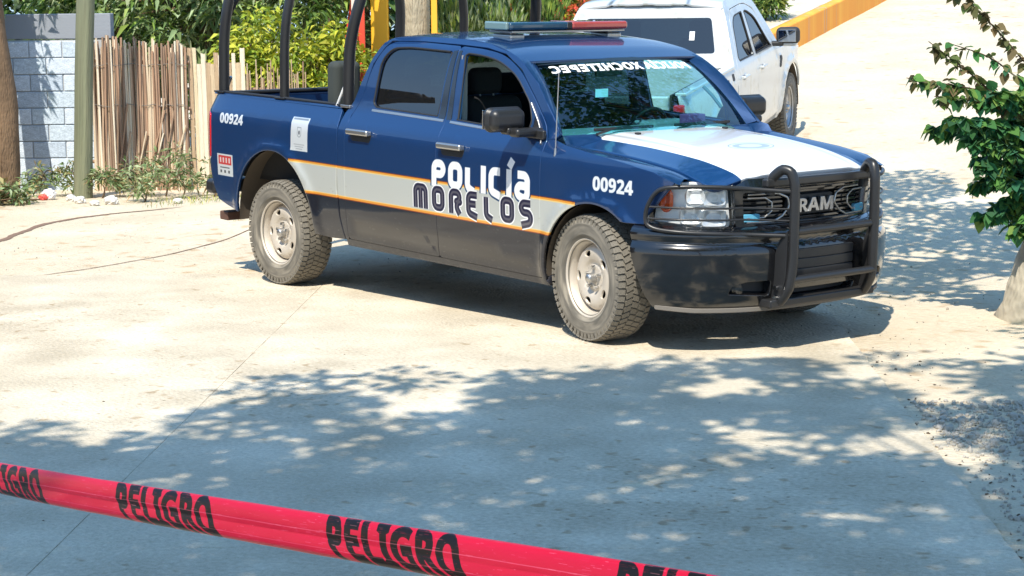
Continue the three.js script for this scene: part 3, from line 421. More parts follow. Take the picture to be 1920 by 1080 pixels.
  for (let i = 0; i < 7; i++) { const y = 0.82 + i * 0.0275; for (const [a, b] of (y > 0.85 && y < 0.96) ? [[-s61 + 0.07, -0.24], [0.24, s61 - 0.07]] : [[-s61 + 0.07, s61 - 0.07]]) pt('grille_bar', panel(roundPoly([[a, y - 0.0055], [b, y - 0.0055], [b, y + 0.0055], [a, y + 0.0055]], 0.004), null, front(-0.022), { ...fo, step: 0.08, bevel: 0.003, depth: 0.03 }), M.gloss, gr); }
  const frame = (pts, r, mat, name = 'grille_frame') => pt(name, tube(pts.map(([s, y]) => front(0.0)(s, y)), r, 40, 6, false, 0.02), mat, gr);
  for (const k of [1, -1]) { frame([[(s61 - 0.1) * k, 0.985], [0.3 * k, 0.985], [0.22 * k, 0.955], [0.205 * k, 0.90], [0.26 * k, 0.845], [0.33 * k, 0.815], [(s61 - 0.1) * k, 0.815]], 0.0075, M.satin); frame([[(s61 - 0.1) * k, 0.962], [0.4 * k, 0.962], [0.345 * k, 0.93], [0.345 * k, 0.88], [0.40 * k, 0.842], [(s61 - 0.1) * k, 0.842]], 0.006, M.satin);
    pt('strobe_lamp', panel(roundPoly([[(s61 - 0.19) * k, 0.822], [(s61 - 0.075) * k, 0.822], [(s61 - 0.075) * k, 0.862], [(s61 - 0.19) * k, 0.862]], 0.01), null, front(0.004), fo), M.cyan, gr); }
  const tg = new TextGeometry('RAM', { font, size: 0.082, depth: 0.018, bevelEnabled: true, bevelThickness: 0.003, bevelSize: 0.002, bevelSegments: 2, curveSegments: 4 }); tg.computeBoundingBox(); const bw = tg.boundingBox.max.x; tg.translate(-bw / 2, 0, 0); tg.scale(0.33 / bw, 1, 1); tg.rotateY(Math.PI / 2); tg.translate(0.955, 0.862, 0);
  pt('lettering', tg, std(L(0.4, 0.4, 0.4), 0.3, 0.8), gr);
  pt('letter_plate', panel(roundPoly([[-0.2, 0.845], [0.2, 0.845], [0.215, 0.9], [0.2, 0.96], [-0.2, 0.96], [-0.215, 0.9]], 0.02), null, front(-0.012), fo), M.black, gr);
  // bumper
  const bo = pchip([0.28, 0.31, 0.36, 0.44, 0.54, 0.64, 0.672, 0.684, 0.70, 0.735, 0.755, 0.768, 0.785, 0.80], [0.03, 0.055, 0.082, 0.1, 0.107, 0.108, 0.102, 0.085, 0.074, 0.083, 0.081, 0.07, 0.04, 0.005]);
  const yTop = (s) => 0.795 + 0.02 * sstep(0.75, 1.05, Math.abs(s)), yBot = (s) => 0.295 + 0.012 * sstep(0.6, 1.0, Math.abs(s));
  const out = []; const e = sEnd - 0.03; for (let i = 0; i <= 24; i++) { const s = -(e - 0.15) + 2 * (e - 0.15) * i / 24; out.push([s, yBot(s)]); } out.push([e - 0.11, 0.40], [e - 0.05, 0.60]); for (let i = 0; i <= 24; i++) { const s = e - 2 * e * i / 24; out.push([s, yTop(s)]); } out.push([-e + 0.05, 0.60], [-e + 0.11, 0.40]);
  const fogH = (k) => roundPoly([[0.41 * k, 0.375], [0.67 * k, 0.395], [0.65 * k, 0.45], [0.56 * k, 0.475], [0.41 * k, 0.475]], 0.02), midH = roundPoly([[-0.30, 0.335], [0.30, 0.335], [0.33, 0.41], [-0.33, 0.41]], 0.03);
  const bump = pt('front_bumper', panel(out, [fogH(1), fogH(-1), midH], front((y) => bo(y)), { ...fo, step: 0.03, depth: 0.06 }), M.gloss);
  pt('opening_mesh', panel([[-0.36, 0.3], [0.36, 0.3], [0.36, 0.42], [-0.36, 0.42]], null, front(0.02), fo), M.black, bump);
  for (const k of [1, -1]) { pt('fog_pocket', panel([[0.4 * k, 0.36], [0.76 * k, 0.36], [0.76 * k, 0.5], [0.4 * k, 0.5]], null, front(0.025), fo), M.black, bump); const p = front(0.06)(0.6 * k, 0.43); pt('fog_lamp', new THREE.CylinderGeometry(0.035, 0.035, 0.03, 24).rotateZ(Math.PI / 2).translate(p.x, p.y, p.z), M.clear, bump); }
  pt('lower_lip', panel(roundPoly([[-1.06, 0.297], [-0.85, 0.286], [0.85, 0.286], [1.06, 0.297], [1.06, 0.318], [0.85, 0.306], [-0.85, 0.306], [-1.06, 0.318]], 0.008), null, front(0.064), { ...fo, depth: 0.05 }), std(L(0.17, 0.15, 0.125), 0.75), bump);
  pt('plate_holder', merge([0, 1, 2].map((i) => panel(roundPoly([[-0.26, 0.475 + i * 0.062], [0.26, 0.475 + i * 0.062], [0.26, 0.525 + i * 0.062], [-0.26, 0.525 + i * 0.062]], 0.012), null, front(0.118), { ...fo, step: 0.1 }))), M.powder, bump);
  // bull bar
  const bb = new THREE.Group(); bb.name = 'bull_bar'; police.add(bb);
  for (const k of [1, -1]) {
    const z = 0.375 * k;
    pt('upright', merge([tube([[0.985, 0.99, z + 0.05 * k], [1.0, 1.09, z + 0.045 * k], [1.055, 1.143, z + 0.02 * k], [1.105, 1.13, z], [1.13, 1.05, z - 0.01 * k], [1.135, 0.8, z - 0.01 * k], [1.135, 0.6, z - 0.01 * k], [1.12, 0.44, z], [1.06, 0.345, z + 0.01 * k], [0.98, 0.32, z + 0.02 * k]], 0.031, 80, 12)]), M.powder, bb);
    const plate = new THREE.Shape([[1.12, 0.78], [1.115, 0.5], [1.09, 0.39], [1.02, 0.345], [0.99, 0.36], [1.0, 0.55], [1.06, 0.72]].map((p) => new THREE.Vector2(...p)));
    pt('side_plate', new THREE.ExtrudeGeometry(plate, { depth: 0.012, bevelEnabled: true, bevelSize: 0.002, bevelThickness: 0.002, bevelSegments: 1 }).translate(0, 0, z + 0.025 * k - 0.006), M.powder, bb);
    for (const y of [0.43, 0.37]) pt('bolt', new THREE.CylinderGeometry(0.016, 0.016, 0.02, 6).rotateX(Math.PI / 2).translate(1.055, y, z + 0.045 * k), M.chrome, bb);
    // wing round the headlight
    const w0 = front(0.075), P = (zz, y) => w0(FC.ofZ(Math.min(zz, 0.955)) * k, y), a = [1.12, 0, z];
    pt('wing', tube([V(1.12, 1.015, z), P(0.55, 1.03), P(0.7, 1.042), P(0.85, 1.042), P(0.92, 1.02), P(0.945, 0.93), P(0.95, 0.83), P(0.93, 0.785), P(0.85, 0.77), P(0.7, 0.762), P(0.55, 0.755), V(1.12, 0.75, z)], 0.0135, 90, 8, false, 0.5), M.powder, bb);
    for (const y of [0.915, 0.845]) pt('wing_wire', tube([V(1.11, y - 0.005, z), P(0.55, y), P(0.7, y), P(0.85, y), P(0.945, y)], 0.0065, 40, 6, false, 0.5), M.powder, bb);
  }
  for (const [y, r, x] of [[0.775, 0.023, 1.128], [0.485, 0.023, 1.135]]) pt('cross_tube', bar([x, y, -0.375], [x, y, 0.375], r, r, 16), M.powder, bb);
  pt('top_beam', box(0.05, 0.05, 0.98, 1.0, 1.062, 0, 0.012), M.powder, bb);
  pt('mount_beam', box(0.16, 0.05, 0.95, 0.99, 0.335, 0, 0.012), M.powder, bb);
}
// -- load bed
{
  const rim = 1.283;
  for (const s of [1, -1]) {
    const rows = [[0, 0], [0.004, 0.012], [0.05, 0.018], [0.115, 0.014], [0.125, -0.01], [0.125, -0.09]].map(([dz, dy]) => Array.from({ length: 19 }, (_, i) => { const x = -4.61 + 1.815 * i / 18, y = rim + 0.0015 - 0.004 * i / 18, zo = Math.max(zSide(x, y), 0.9); return V(x, y + dy, s * (zo - dz)); }));
    pt('bed_rail', skin(rows, s > 0), bluePaint);
    pt('bed_inner_wall', box(1.82, 0.62, 0.02, -3.7, 0.95, s * 0.80), M.under);
    pt('wheel_arch_box', box(1.0, 0.3, 0.25, -3.6, 0.8, s * 0.68, 0.06), M.under);
    pt('rail_cap', tube([[-4.55, rim + 0.02, s * 0.885], [-3.7, rim + 0.022, s * 0.885], [-2.85, rim + 0.018, s * 0.88]], 0.013, 20, 8), M.black);
  }
  pt('bed_floor', box(1.86, 0.03, 1.62, -3.7, 0.66, 0), M.under);
  pt('bed_front_wall', box(0.03, 0.62, 1.76, -2.80, 0.97, 0), M.black);
  const tg = pt('tailgate', box(0.06, 0.62, 1.62, -4.595, 0.965, 0, 0.02), bluePaint);
  pt('tailgate_cap', box(0.075, 0.025, 1.6, -4.59, 1.288, 0, 0.008), M.black, tg);
  pt('handle', box(0.02, 0.08, 0.24, -4.63, 1.1, 0, 0.006), M.black, tg);
  pt('rear_bumper', merge([box(0.14, 0.12, 1.84, -4.69, 0.53, 0, 0.04), box(0.1, 0.06, 0.4, -4.74, 0.45, 0, 0.02)]), M.powder);
  pt('hitch', merge([box(0.3, 0.06, 0.06, -4.6, 0.33, 0, 0.005), box(0.12, 0.07, 0.24, -4.5, 0.31, 0.78, 0.01)]), std(L(0.1, 0.05, 0.035), 0.85));
  // padded bench back standing in the bed behind the cab, and a strap rod
  pt('bench_back', box(0.14, 0.46, 0.24, -3.04, 1.38, 0.73, 0.05), std(L(0.035, 0.042, 0.038), 0.85));
  pt('tie_rod', bar([-2.90, 1.29, 0.89], [-2.80, 1.44, 0.89], 0.011), M.white);
  pt('tie_plate', box(0.12, 0.02, 0.12, -2.74, 1.30, 0.87, 0.004), M.satin);
  // roll cage of three hoops
  [[-4.52, 0.042], [-3.64, 0.036], [-2.79, 0.042]].forEach(([x, r], i) => {
    const lean = [0.07, 0.05, 0.16][i], zt = 0.55;
    const H = [[1.29, 0.865, 0], [1.70, 0.865, 0.15], [1.95, 0.85, 0.5], [2.2, 0.79, 0.85], [2.4, 0.66, 1], [2.48, 0.4, 1]];
    const hoop = tube([...H.map(([y, z, k]) => [x + lean * k, y, z]), ...H.slice().reverse().map(([y, z, k]) => [x + lean * k, y, -z])], r, 90, 12, false, 0.4);
    const h = pt('roll_bar', hoop, M.powder);
    for (const s of [1, -1]) pt('foot_plate', box(0.14, 0.012, 0.1, x, 1.305, s * 0.87, 0.003), M.powder, h);
  });
  for (const s of [1, -1]) pt('cage_rail', tube([[-4.45, 2.41, s * 0.64], [-3.6, 2.42, s * 0.64], [-2.64, 2.41, s * 0.64]], 0.024, 20, 10), M.powder);
  pt('cage_stay', bar([-4.60, 1.29, 0.80], [-4.52, 1.42, 0.80], 0.012), M.satin);
  pt('second_post', tube([[-4.58, 1.29, 0.84], [-4.58, 1.62, 0.83], [-4.54, 1.9, 0.80], [-4.48, 2.12, 0.7]], 0.02, 30, 8), M.powder);
}
// -- light bar across the roof
{
  const lb = new THREE.Group(); lb.name = 'light_bar'; police.add(lb);
  const y = 1.915, x = -1.46;
  pt('blue_lens', box(0.27, 0.055, 0.53, x, y, 0.28, 0.02), M.blueLens, lb); pt('red_lens', box(0.27, 0.055, 0.53, x, y, -0.28, 0.02), M.redLens, lb);
  pt('tray', box(0.25, 0.014, 1.04, x, y - 0.038, 0, 0.004), M.satin, lb); pt('centre_block', box(0.26, 0.05, 0.05, x, y, 0, 0.01), M.black, lb);
  for (const s of [1, -1]) { pt('foot', merge([box(0.2, 0.04, 0.13, x, y - 0.072, s * 0.45, 0.015), box(0.1, 0.05, 0.05, x, y - 0.06, s * 0.45, 0.01)]), M.satin, lb); pt('strap', box(0.04, 0.006, 0.2, x, y - 0.092, s * 0.55, 0.002), M.black, lb); }
  pt('end_lens', box(0.24, 0.056, 0.03, x, y + 0.002, 0.556, 0.012), phys(L(0.25, 0.4, 0.42), { roughness: 0.15, transmission: 0.4, clearcoat: 1 }), lb);
}
// -- aerial
pt('aerial', merge([bar([-0.335, 1.165, 0.985], [-0.345, 1.70, 0.955], 0.0042, 0.003, 6), bar([-0.335, 1.14, 0.985], [-0.336, 1.19, 0.984], 0.011, 0.007, 10)]), M.satin);
// -- cabin
{
  pt('floor_pan', box(3.6, 0.05, 1.7, -1.3, 0.46, 0), M.under); pt('firewall', box(0.05, 0.65, 1.2, -0.3, 0.82, 0), M.under);
  pt('engine_block', box(0.8, 0.5, 0.9, 0.3, 0.75, 0, 0.08), M.under); pt('radiator', box(0.06, 0.4, 1.1, 0.78, 0.8, 0), M.under);
  const back = panel(roundPoly([[-0.90, 0.4, 0.02], [0.90, 0.4, 0.02], [0.90, 1.25, 0.03], [0.76, 1.78, 0.08], [-0.76, 1.78, 0.08], [-0.90, 1.25, 0.03]]), [roundPoly([[-0.66, 1.36], [0.66, 1.36], [0.60, 1.70], [-0.60, 1.70]], 0.05)], (u, v) => V(-2.69 + Math.max(0, v - 1.25) * 0.5, v, u), { sign: 1, step: 0.1, depth: 0.05 });
  const bk = pt('cab_rear_wall', back, bluePaint);
  pt('rear_window', panel(roundPoly([[-0.68, 1.34], [0.68, 1.34], [0.62, 1.72], [-0.62, 1.72]], 0.05), null, (u, v) => V(-2.675 + Math.max(0, v - 1.25) * 0.5, v, u), { sign: 1, depth: 0.004, bevel: 0.001 }), M.tint, bk);
  pt('dashboard', merge([box(0.42, 0.25, 1.62, -0.68, 1.13, 0, 0.09), box(0.3, 0.12, 1.66, -0.5, 1.18, 0, 0.05), box(0.24, 0.08, 0.42, -0.78, 1.24, -0.4, 0.03)]), M.dash);
  const sw = new THREE.Group(); sw.name = 'steering_wheel'; police.add(sw);
  const ring = new THREE.TorusGeometry(0.185, 0.015, 10, 40); ring.rotateY(Math.PI / 2); ring.rotateZ(-0.42); ring.translate(-0.98, 1.18, -0.4); pt('wheel_rim', ring, M.black, sw);
  pt('column', merge([bar([-0.98, 1.18, -0.4], [-0.75, 1.1, -0.4], 0.04, 0.05, 10), bar([-0.98, 1.18, -0.57], [-0.98, 1.18, -0.23], 0.014), bar([-0.98, 1.18, -0.4], [-1.05, 1.01, -0.4], 0.014)]), M.black, sw);
  for (const z of [0.4, -0.4]) { const st = new THREE.Group(); st.name = 'front_seat'; police.add(st); pt('cushion', box(0.55, 0.18, 0.55, -1.35, 0.72, z, 0.07), M.seat, st); const b = box(0.16, 0.66, 0.52, 0, 0.33, 0, 0.07); b.rotateZ(0.28); b.translate(-1.56, 0.78, z); pt('backrest', b, M.seat, st); pt('headrest', box(0.11, 0.19, 0.27, -1.78, 1.52, z, 0.05), M.seat, st); for (const dz of [-0.06, 0.06]) pt('post', bar([-1.75, 1.4, z + dz], [-1.78, 1.5, z + dz], 0.007), M.satin, st); }
  pt('rear_seat', merge([box(0.5, 0.2, 1.5, -2.2, 0.74, 0, 0.07), box(0.16, 0.62, 1.5, -2.5, 1.05, 0, 0.07), ...[-0.45, 0, 0.45].map((z) => box(0.1, 0.16, 0.25, -2.53, 1.44, z, 0.04))]), M.seat);
  pt('rear_view_mirror', merge([box(0.03, 0.07, 0.24, -0.93, 1.62, 0, 0.012), bar([-0.92, 1.64, 0], [-0.86, 1.68, 0], 0.012)]), M.black);
  pt('paper_notice', box(0.004, 0.055, 0.11, -0.62, 1.50, 0.34), M.white); pt('paper_sheet', box(0.16, 0.003, 0.2, -0.52, 1.258, 0.05), M.white); pt('folder', box(0.1, 0.09, 0.16, -0.56, 1.29, -0.45, 0.01), std(L(0.22, 0.05, 0.16), 0.6));
  for (const s of [1, -1]) { pt('door_trim', box(2.0, 0.72, 0.03, -1.55, 0.88, s * 0.86), M.seat); pt('grab_handle', tube([[-0.62, 1.36, s * 0.79], [-0.68, 1.44, s * 0.76], [-0.76, 1.5, s * 0.75]], 0.012, 10, 8), M.dash); }
  // visible behind the open window: the belt webbing on the pillar
  pt('seat_belt', box(0.006, 0.44, 0.045, -1.50, 1.5, 0.80), std(L(0.35, 0.34, 0.32), 0.8));
}
// -- chassis
pt('chassis', merge([box(5.0, 0.14, 0.1, -2.0, 0.38, 0.42), box(5.0, 0.14, 0.1, -2.0, 0.38, -0.42), box(1.0, 0.2, 0.6, -1.0, 0.36, 0.1, 0.05), box(1.2, 0.22, 0.5, -2.6, 0.38, 0.45, 0.06), box(0.06, 0.06, 0.9, 0.3, 0.36, 0)]), M.under);
mesh('rear_axle', merge([bar([-3.57, 0.4, -0.8], [-3.57, 0.4, 0.8], 0.05, 0.05, 12), new THREE.SphereGeometry(0.14, 16, 12).translate(-3.57, 0.4, 0)]), M.under, police);
mesh('front_axle', bar([0, 0.4, -0.8], [0, 0.4, 0.8], 0.04, 0.04, 12), M.under, police);
const steer = -0.16;
wheel(police, -3.57, 0.4, 0.865, 0.402, 0.255, 1); wheel(police, -3.57, 0.4, -0.865, 0.402, 0.255, -1); wheel(police, 0, 0.4, 0.865, 0.402, 0.255, 1, steer); wheel(police, 0, 0.4, -0.865, 0.402, 0.255, -1, steer);
// ================= WHITE PICKUP =================
{
  const [wx, wz] = [-6.45, -6.60], th = 2.113, y0 = 0.6, y1 = 0.295;
  const car = thing('white_pickup', 'dusty white crew cab pickup parked facing uphill beside the orange kerb', 'pickup truck', [wx, y0, wz], th); car.scale.setScalar(1.04);
  const PW = new THREE.Matrix4().makeRotationZ(Math.atan2(y0 - y1, 3.22));
  const wp = (name, geo, mat, parent = car) => mesh(name, geo.applyMatrix4(PW), mat, parent);
  const zb = pchip([0.35, 0.42, 0.55, 0.72, 0.90, 0.98, 1.02, 1.08, 1.14, 1.40, 1.60, 1.68], [0.86, 0.885, 0.905, 0.912, 0.915, 0.91, 0.902, 0.888, 0.872, 0.80, 0.735, 0.69]);
  const A = [[-3.22, 0.40, 0.46, 0.45], [0, 0.40, 0.46, 0.45]];
  const zs = (x, y) => { let z = zb(y); for (const q of A) z += 0.028 * Math.exp(-(((ell(x, y, ...q) - 1.05) / 0.12) ** 2)) * sstep(0.25, 0.45, y); if (x > 0.2) z -= 0.1 * ((x - 0.2) / 0.6) ** 2.4; if (x < -4.2) z -= 0.04 * ((-4.2 - x) / 0.2) ** 2; z += 0.006 * sstep(0.985, 0.965, y) * sstep(0.92, 0.95, y); return z; };
  const wMap = noiseTex(256, (() => { const a = tile((u, v) => fbm(u * 6, v * 6, 51, 4)), b = tile((u, v) => fbm(u * 26, v * 26, 55, 3)); return (u, v) => { const d = sstep(0.02, 0.3, a(u, v) + 0.6 * b(u, v)); return [0.76 - 0.07 * d, 0.775 - 0.085 * d, 0.775 - 0.12 * d]; }; })(), true);
  const paint = phys(L(1, 1, 1), { map: wMap, roughness: 0.35, clearcoat: 1, clearcoatRoughness: 0.06 });
  const dark = std(L(0.02, 0.02, 0.02), 0.6);
  const Q = {
    fender: [[-0.60, 0.40], [-0.60, 1.06], [-0.45, 1.06], [0.2, 1.02], [0.6, 0.96], [0.74, 0.88], [0.72, 0.72], [0.55, 0.6], ...arc(0, 0.40, 0.46, 0.45, 20, 182, 18)],
    front_door: roundPoly([[-0.61, 0.40, 0.03], [-0.61, 1.06, 0.02], [-0.80, 1.20, 0.05], [-1.16, 1.53, 0.12], [-1.42, 1.60, 0.1], [-1.585, 1.61, 0.02], [-1.585, 0.40, 0.03]]),
    rear_door: roundPoly([[-1.595, 0.40, 0.03], [-1.595, 1.61, 0.02], [-2.02, 1.60, 0.12], [-2.16, 1.52, 0.08], [-2.37, 1.12, 0.1], [-2.40, 0.72, 0.1], [-2.40, 0.40, 0.05]]),
    bed: [[-4.40, 1.10], [-2.52, 1.095], [-2.505, 0.7], [-2.52, 0.42], [-2.74, 0.40], ...arc(-3.22, 0.40, 0.46, 0.45, 0, 180, 20), [-4.35, 0.52], [-4.42, 0.8]],
    winF: roundPoly([[-0.83, 1.125, 0.02], [-0.95, 1.22, 0.05], [-1.19, 1.455, 0.1], [-1.42, 1.535, 0.1], [-1.54, 1.545, 0.02], [-1.53, 1.125, 0.02]]),
    winR: roundPoly([[-1.65, 1.13, 0.02], [-1.65, 1.545, 0.02], [-1.98, 1.535, 0.1], [-2.11, 1.47, 0.08], [-2.26, 1.17, 0.06], [-2.24, 1.135, 0.02]]),
    cab: [[-2.49, 0.42], [-2.485, 1.10], [-2.42, 1.28], [-2.30, 1.52], [-2.22, 1.64], [-2.1, 1.685], [-1.6, 1.70], [-1.3, 1.685], [-1.05, 1.60], [-0.75, 1.34], [-0.50, 1.12], [-0.46, 1.065], [-0.60, 1.068], [-0.80, 1.215], [-1.155, 1.545], [-1.41, 1.615], [-1.595, 1.622], [-2.02, 1.612], [-2.172, 1.53], [-2.38, 1.125], [-2.41, 0.72], [-2.41, 0.41]],
  };
  for (const s of [1, -1]) {
    const f = (d = 0) => (u, v) => V(u, v, s * (zs(u, v) + d)), o = { sign: s, uv: (u, v) => [u / 2, v / 2] };
    wp('fender', panel(Q.fender, null, f(), o), paint); wp('bed_side', panel(Q.bed, null, f(), o), paint); wp('cab_frame', panel(Q.cab, null, f(), o), paint);
    const fd = wp('front_door', panel(Q.front_door, [Q.winF], f(), o), paint), rd = wp('rear_door', panel(Q.rear_door, [Q.winR], f(), o), paint);
    for (const [d, w, x] of [[fd, Q.winF, -1.47], [rd, Q.winR, -2.28]]) {
      wp('window_glass', panel(w, null, f(-0.01), { sign: s, bevel: 0.001, depth: 0.003 }), M.tint, d);
      wp('window_seal', tube(w.map((p) => f(-0.004)(...p)), 0.009, w.length * 2, 6, true), dark, d);
      wp('handle', merge([box(0.2, 0.03, 0.03, x + 0.06, 0.985, s * (zs(x, 0.985) + 0.028), 0.012), box(0.03, 0.028, 0.03, x - 0.02, 0.985, s * (zs(x, 0.985) + 0.01), 0.006), box(0.03, 0.028, 0.03, x + 0.14, 0.985, s * (zs(x, 0.985) + 0.01), 0.006)]), paint, d);
      wp('handle_cup', panel(roundPoly([[x + 0.0, 0.955], [x + 0.12, 0.955], [x + 0.12, 1.0], [x + 0.0, 1.0]], 0.02), null, f(0.0015), { sign: s, bevel: 0.001, depth: 0.002 }), std(L(0.3, 0.3, 0.3), 0.5), d);
    }
    wp('side_vent', panel(roundPoly([[-0.56, 0.87], [-0.50, 0.87], [-0.47, 0.985], [-0.55, 0.985]], 0.012), null, f(0.006), { sign: s, bevel: 0.003, depth: 0.005 }), dark);
    wp('sill', panel([[-2.48, 0.34], [-0.50, 0.34], [-0.50, 0.392], [-2.48, 0.392]], null, f(-0.004), { ...o, depth: 0.05 }), paint);
    const mg = new THREE.Group(); mg.name = 'door_mirror'; car.add(mg);
    const hd = new RoundedBoxGeometry(0.12, 0.17, 0.24, 4, 0.05); wp('housing', hd.translate(-0.70, 1.21, s * 1.03), dark, mg); wp('mirror_glass', box(0.005, 0.12, 0.18, -0.762, 1.21, s * 1.03, 0.002), std(L(0.7, 0.72, 0.74), 0.03, 1), mg); wp('arm', box(0.08, 0.05, 0.14, -0.72, 1.13, s * 0.92, 0.02), dark, mg); wp('lower_cover', box(0.10, 0.045, 0.2, -0.69, 1.125, s * 1.02, 0.02), paint, mg);
    for (const [cx, cy, rx, ry] of A) { wp('wheel_house', skin([0.9, 0.8, 0.5].map((z) => arc(cx, cy, rx * 1.02, ry * 1.02, -8, 188, 20).map(([x, y]) => V(x, y, s * z)))), M.liner); wp('wheel_house', panel(arc(cx, cy, rx * 1.02, ry * 1.02, -8, 188, 20), null, (u, v) => V(u, v, s * 0.5), { sign: s }), M.liner); }
    wp('bed_rail', box(1.86, 0.03, 0.1, -3.46, 1.11, s * 0.845, 0.012), paint); wp('bed_inner_wall', box(1.85, 0.45, 0.02, -3.46, 0.88, s * 0.76), M.under);
    wp('tail_lamp', box(0.06, 0.3, 0.1, -4.42, 0.88, s * 0.84, 0.02), M.red);
    for (const [x, y] of [[-2.63, 1.03], [-2.86, 1.0]]) wp('rope_hook', panel(roundPoly([[x - 0.035, y - 0.03], [x + 0.035, y - 0.03], [x + 0.035, y + 0.03], [x - 0.035, y + 0.03]], 0.01), null, f(0.004), { sign: s, bevel: 0.002, depth: 0.004 }), dark);
  }
  const edge = pchip([-2.22, -2.1, -1.6, -1.3, -1.05], [1.645, 1.69, 1.705, 1.69, 1.605]), yc = pchip([-2.25, -2.1, -1.6, -1.3, -1.05], [1.69, 1.735, 1.755, 1.735, 1.655]);
  wp('roof', panel(roundPoly([[-2.24, -1], [-2.24, 1], [-1.05, 1], [-1.05, -1]], 0.02), null, (u, v) => { const e = edge(u); return V(u + 0.05 * (1 - v * v) * sstep(-1.3, -1.05, u) - 0.05 * (1 - v * v) * sstep(-2.0, -2.24, u), e + (yc(u) - e) * (1 - Math.abs(v) ** 2.6) + 0.006 * (Math.cos(v * 14) > 0.3 && Math.abs(v) < 0.7 ? 1 : 0), v * zb(e)); }, { sign: -1, step: 0.06, uv: (u, v) => [u / 2, v / 2] }), paint);
  const rear = (u, v) => V(-2.475 + Math.max(0, v - 1.08) * 0.42 - 0.03 * (1 - (u / 0.8) ** 2), v, u);
  const bw = wp('cab_rear_wall', panel(roundPoly([[-0.86, 0.5], [0.86, 0.5], [0.86, 1.1], [0.69, 1.66], [-0.69, 1.66], [-0.86, 1.1]], 0.03), [roundPoly([[-0.68, 1.225], [0.68, 1.225], [0.62, 1.555], [-0.62, 1.555]], 0.04)], rear, { sign: 1, step: 0.08 }), paint);
  wp('rear_window', panel(roundPoly([[-0.695, 1.21], [0.695, 1.21], [0.635, 1.57], [-0.635, 1.57]], 0.04), null, (u, v) => rear(u, v).add(V(0.006, 0, 0)), { sign: 1, bevel: 0.001, depth: 0.004 }), M.tint, bw);
  wp('window_sticker', panel([[0.42, 1.35], [0.47, 1.35], [0.47, 1.43], [0.42, 1.43]], null, (u, v) => rear(u, v).add(V(-0.002, 0, 0)), { sign: 1, bevel: 0, depth: 0.001 }), M.white, bw);
  const wsw = (s, t) => V(-0.42 - 0.12 * s * s, 1.075, 0.83 * s).lerp(V(-1.03 - 0.05 * s * s, 1.635, 0.66 * s), t);
  wp('windscreen', panel([[-0.99, 0], [0.99, 0], [0.99, 1], [-0.99, 1]], null, wsw, { sign: -1, step: 0.1, bevel: 0.001, depth: 0.004 }), M.tint);
  for (const s of [1, -1]) wp('windscreen_pillar', skin([Array.from({ length: 11 }, (_, i) => wsw(0.99 * s, i / 10)), Array.from({ length: 11 }, (_, i) => { const t = i / 10, q = new THREE.CatmullRomCurve3([V(-0.46, 1.068, 0), V(-0.5, 1.12, 0), V(-0.75, 1.34, 0), V(-1.05, 1.6, 0)]).getPointAt(t); return V(q.x, q.y, s * zs(q.x, q.y)); })], s < 0), paint);
  wp('bonnet', panel(roundPoly([[-0.44, -0.97], [0.78, -0.97], [0.78, 0.97], [-0.44, 0.97]], 0.04), null, (u, v) => V(u - 0.18 * v * v * sstep(0.2, 0.8, u) - 0.1 * v * v * sstep(-0.1, -0.44, u), 1.085 - 0.10 * ((u + 0.44) / 1.2) ** 2 - 0.03 * v * v + 0.015, v * (0.87 - 0.06 * sstep(0, 0.8, u))), { sign: -1, step: 0.08 }), paint);
  wp('front_end', box(0.25, 0.5, 1.5, 0.66, 0.70, 0, 0.1), paint); wp('grille', box(0.05, 0.26, 0.9, 0.79, 0.82, 0, 0.02), M.satin);
  const tg = wp('tailgate', box(0.06, 0.5, 1.5, -4.40, 0.85, 0, 0.02), paint); wp('handle', box(0.02, 0.06, 0.2, -4.435, 0.98, 0, 0.006), dark, tg);
  wp('rear_bumper', box(0.16, 0.14, 1.7, -4.48, 0.5, 0, 0.04), M.satin); wp('bed_floor', box(1.9, 0.03, 1.5, -3.45, 0.66, 0), M.under); wp('bed_front_wall', box(0.02, 0.5, 1.6, -2.52, 0.86, 0), paint);
  wp('floor_pan', box(3.9, 0.08, 1.6, -1.4, 0.42, 0), M.under); wp('dashboard', box(0.4, 0.25, 1.5, -0.68, 0.98, 0, 0.08), M.dash);
  for (const z of [0.38, -0.38]) { const st = new THREE.Group(); st.name = 'front_seat'; car.add(st); wp('cushion', box(0.5, 0.18, 0.5, -1.3, 0.66, z, 0.06), M.seat, st); const b = box(0.15, 0.6, 0.5, 0, 0.3, 0, 0.06); b.rotateZ(0.26); wp('backrest', b.translate(-1.5, 0.7, z), M.seat, st); wp('headrest', box(0.1, 0.18, 0.26, -1.68, 1.38, z, 0.04), M.seat, st); }
  wp('rear_seat', merge([box(0.45, 0.2, 1.4, -2.0, 0.66, 0, 0.06), box(0.15, 0.55, 1.4, -2.28, 0.95, 0, 0.06)]), M.seat);
  wp('chassis', merge([box(4.8, 0.12, 0.1, -1.9, 0.36, 0.4), box(4.8, 0.12, 0.1, -1.9, 0.36, -0.4), bar([-3.22, 0.37, -0.75], [-3.22, 0.37, 0.75], 0.05)]), M.under);
  const wm = std(L(0.42, 0.42, 0.42), 0.35, 0.7);
  for (const [x, s] of [[0, 1], [0, -1], [-3.22, 1], [-3.22, -1]]) { const q = V(x, 0.372, s * 0.79).applyMatrix4(PW); wheel(car, q.x, q.y, q.z, 0.374, 0.24, s, 0, { rim: 0.215, rimMat: wm, holes: 6 }); }
}
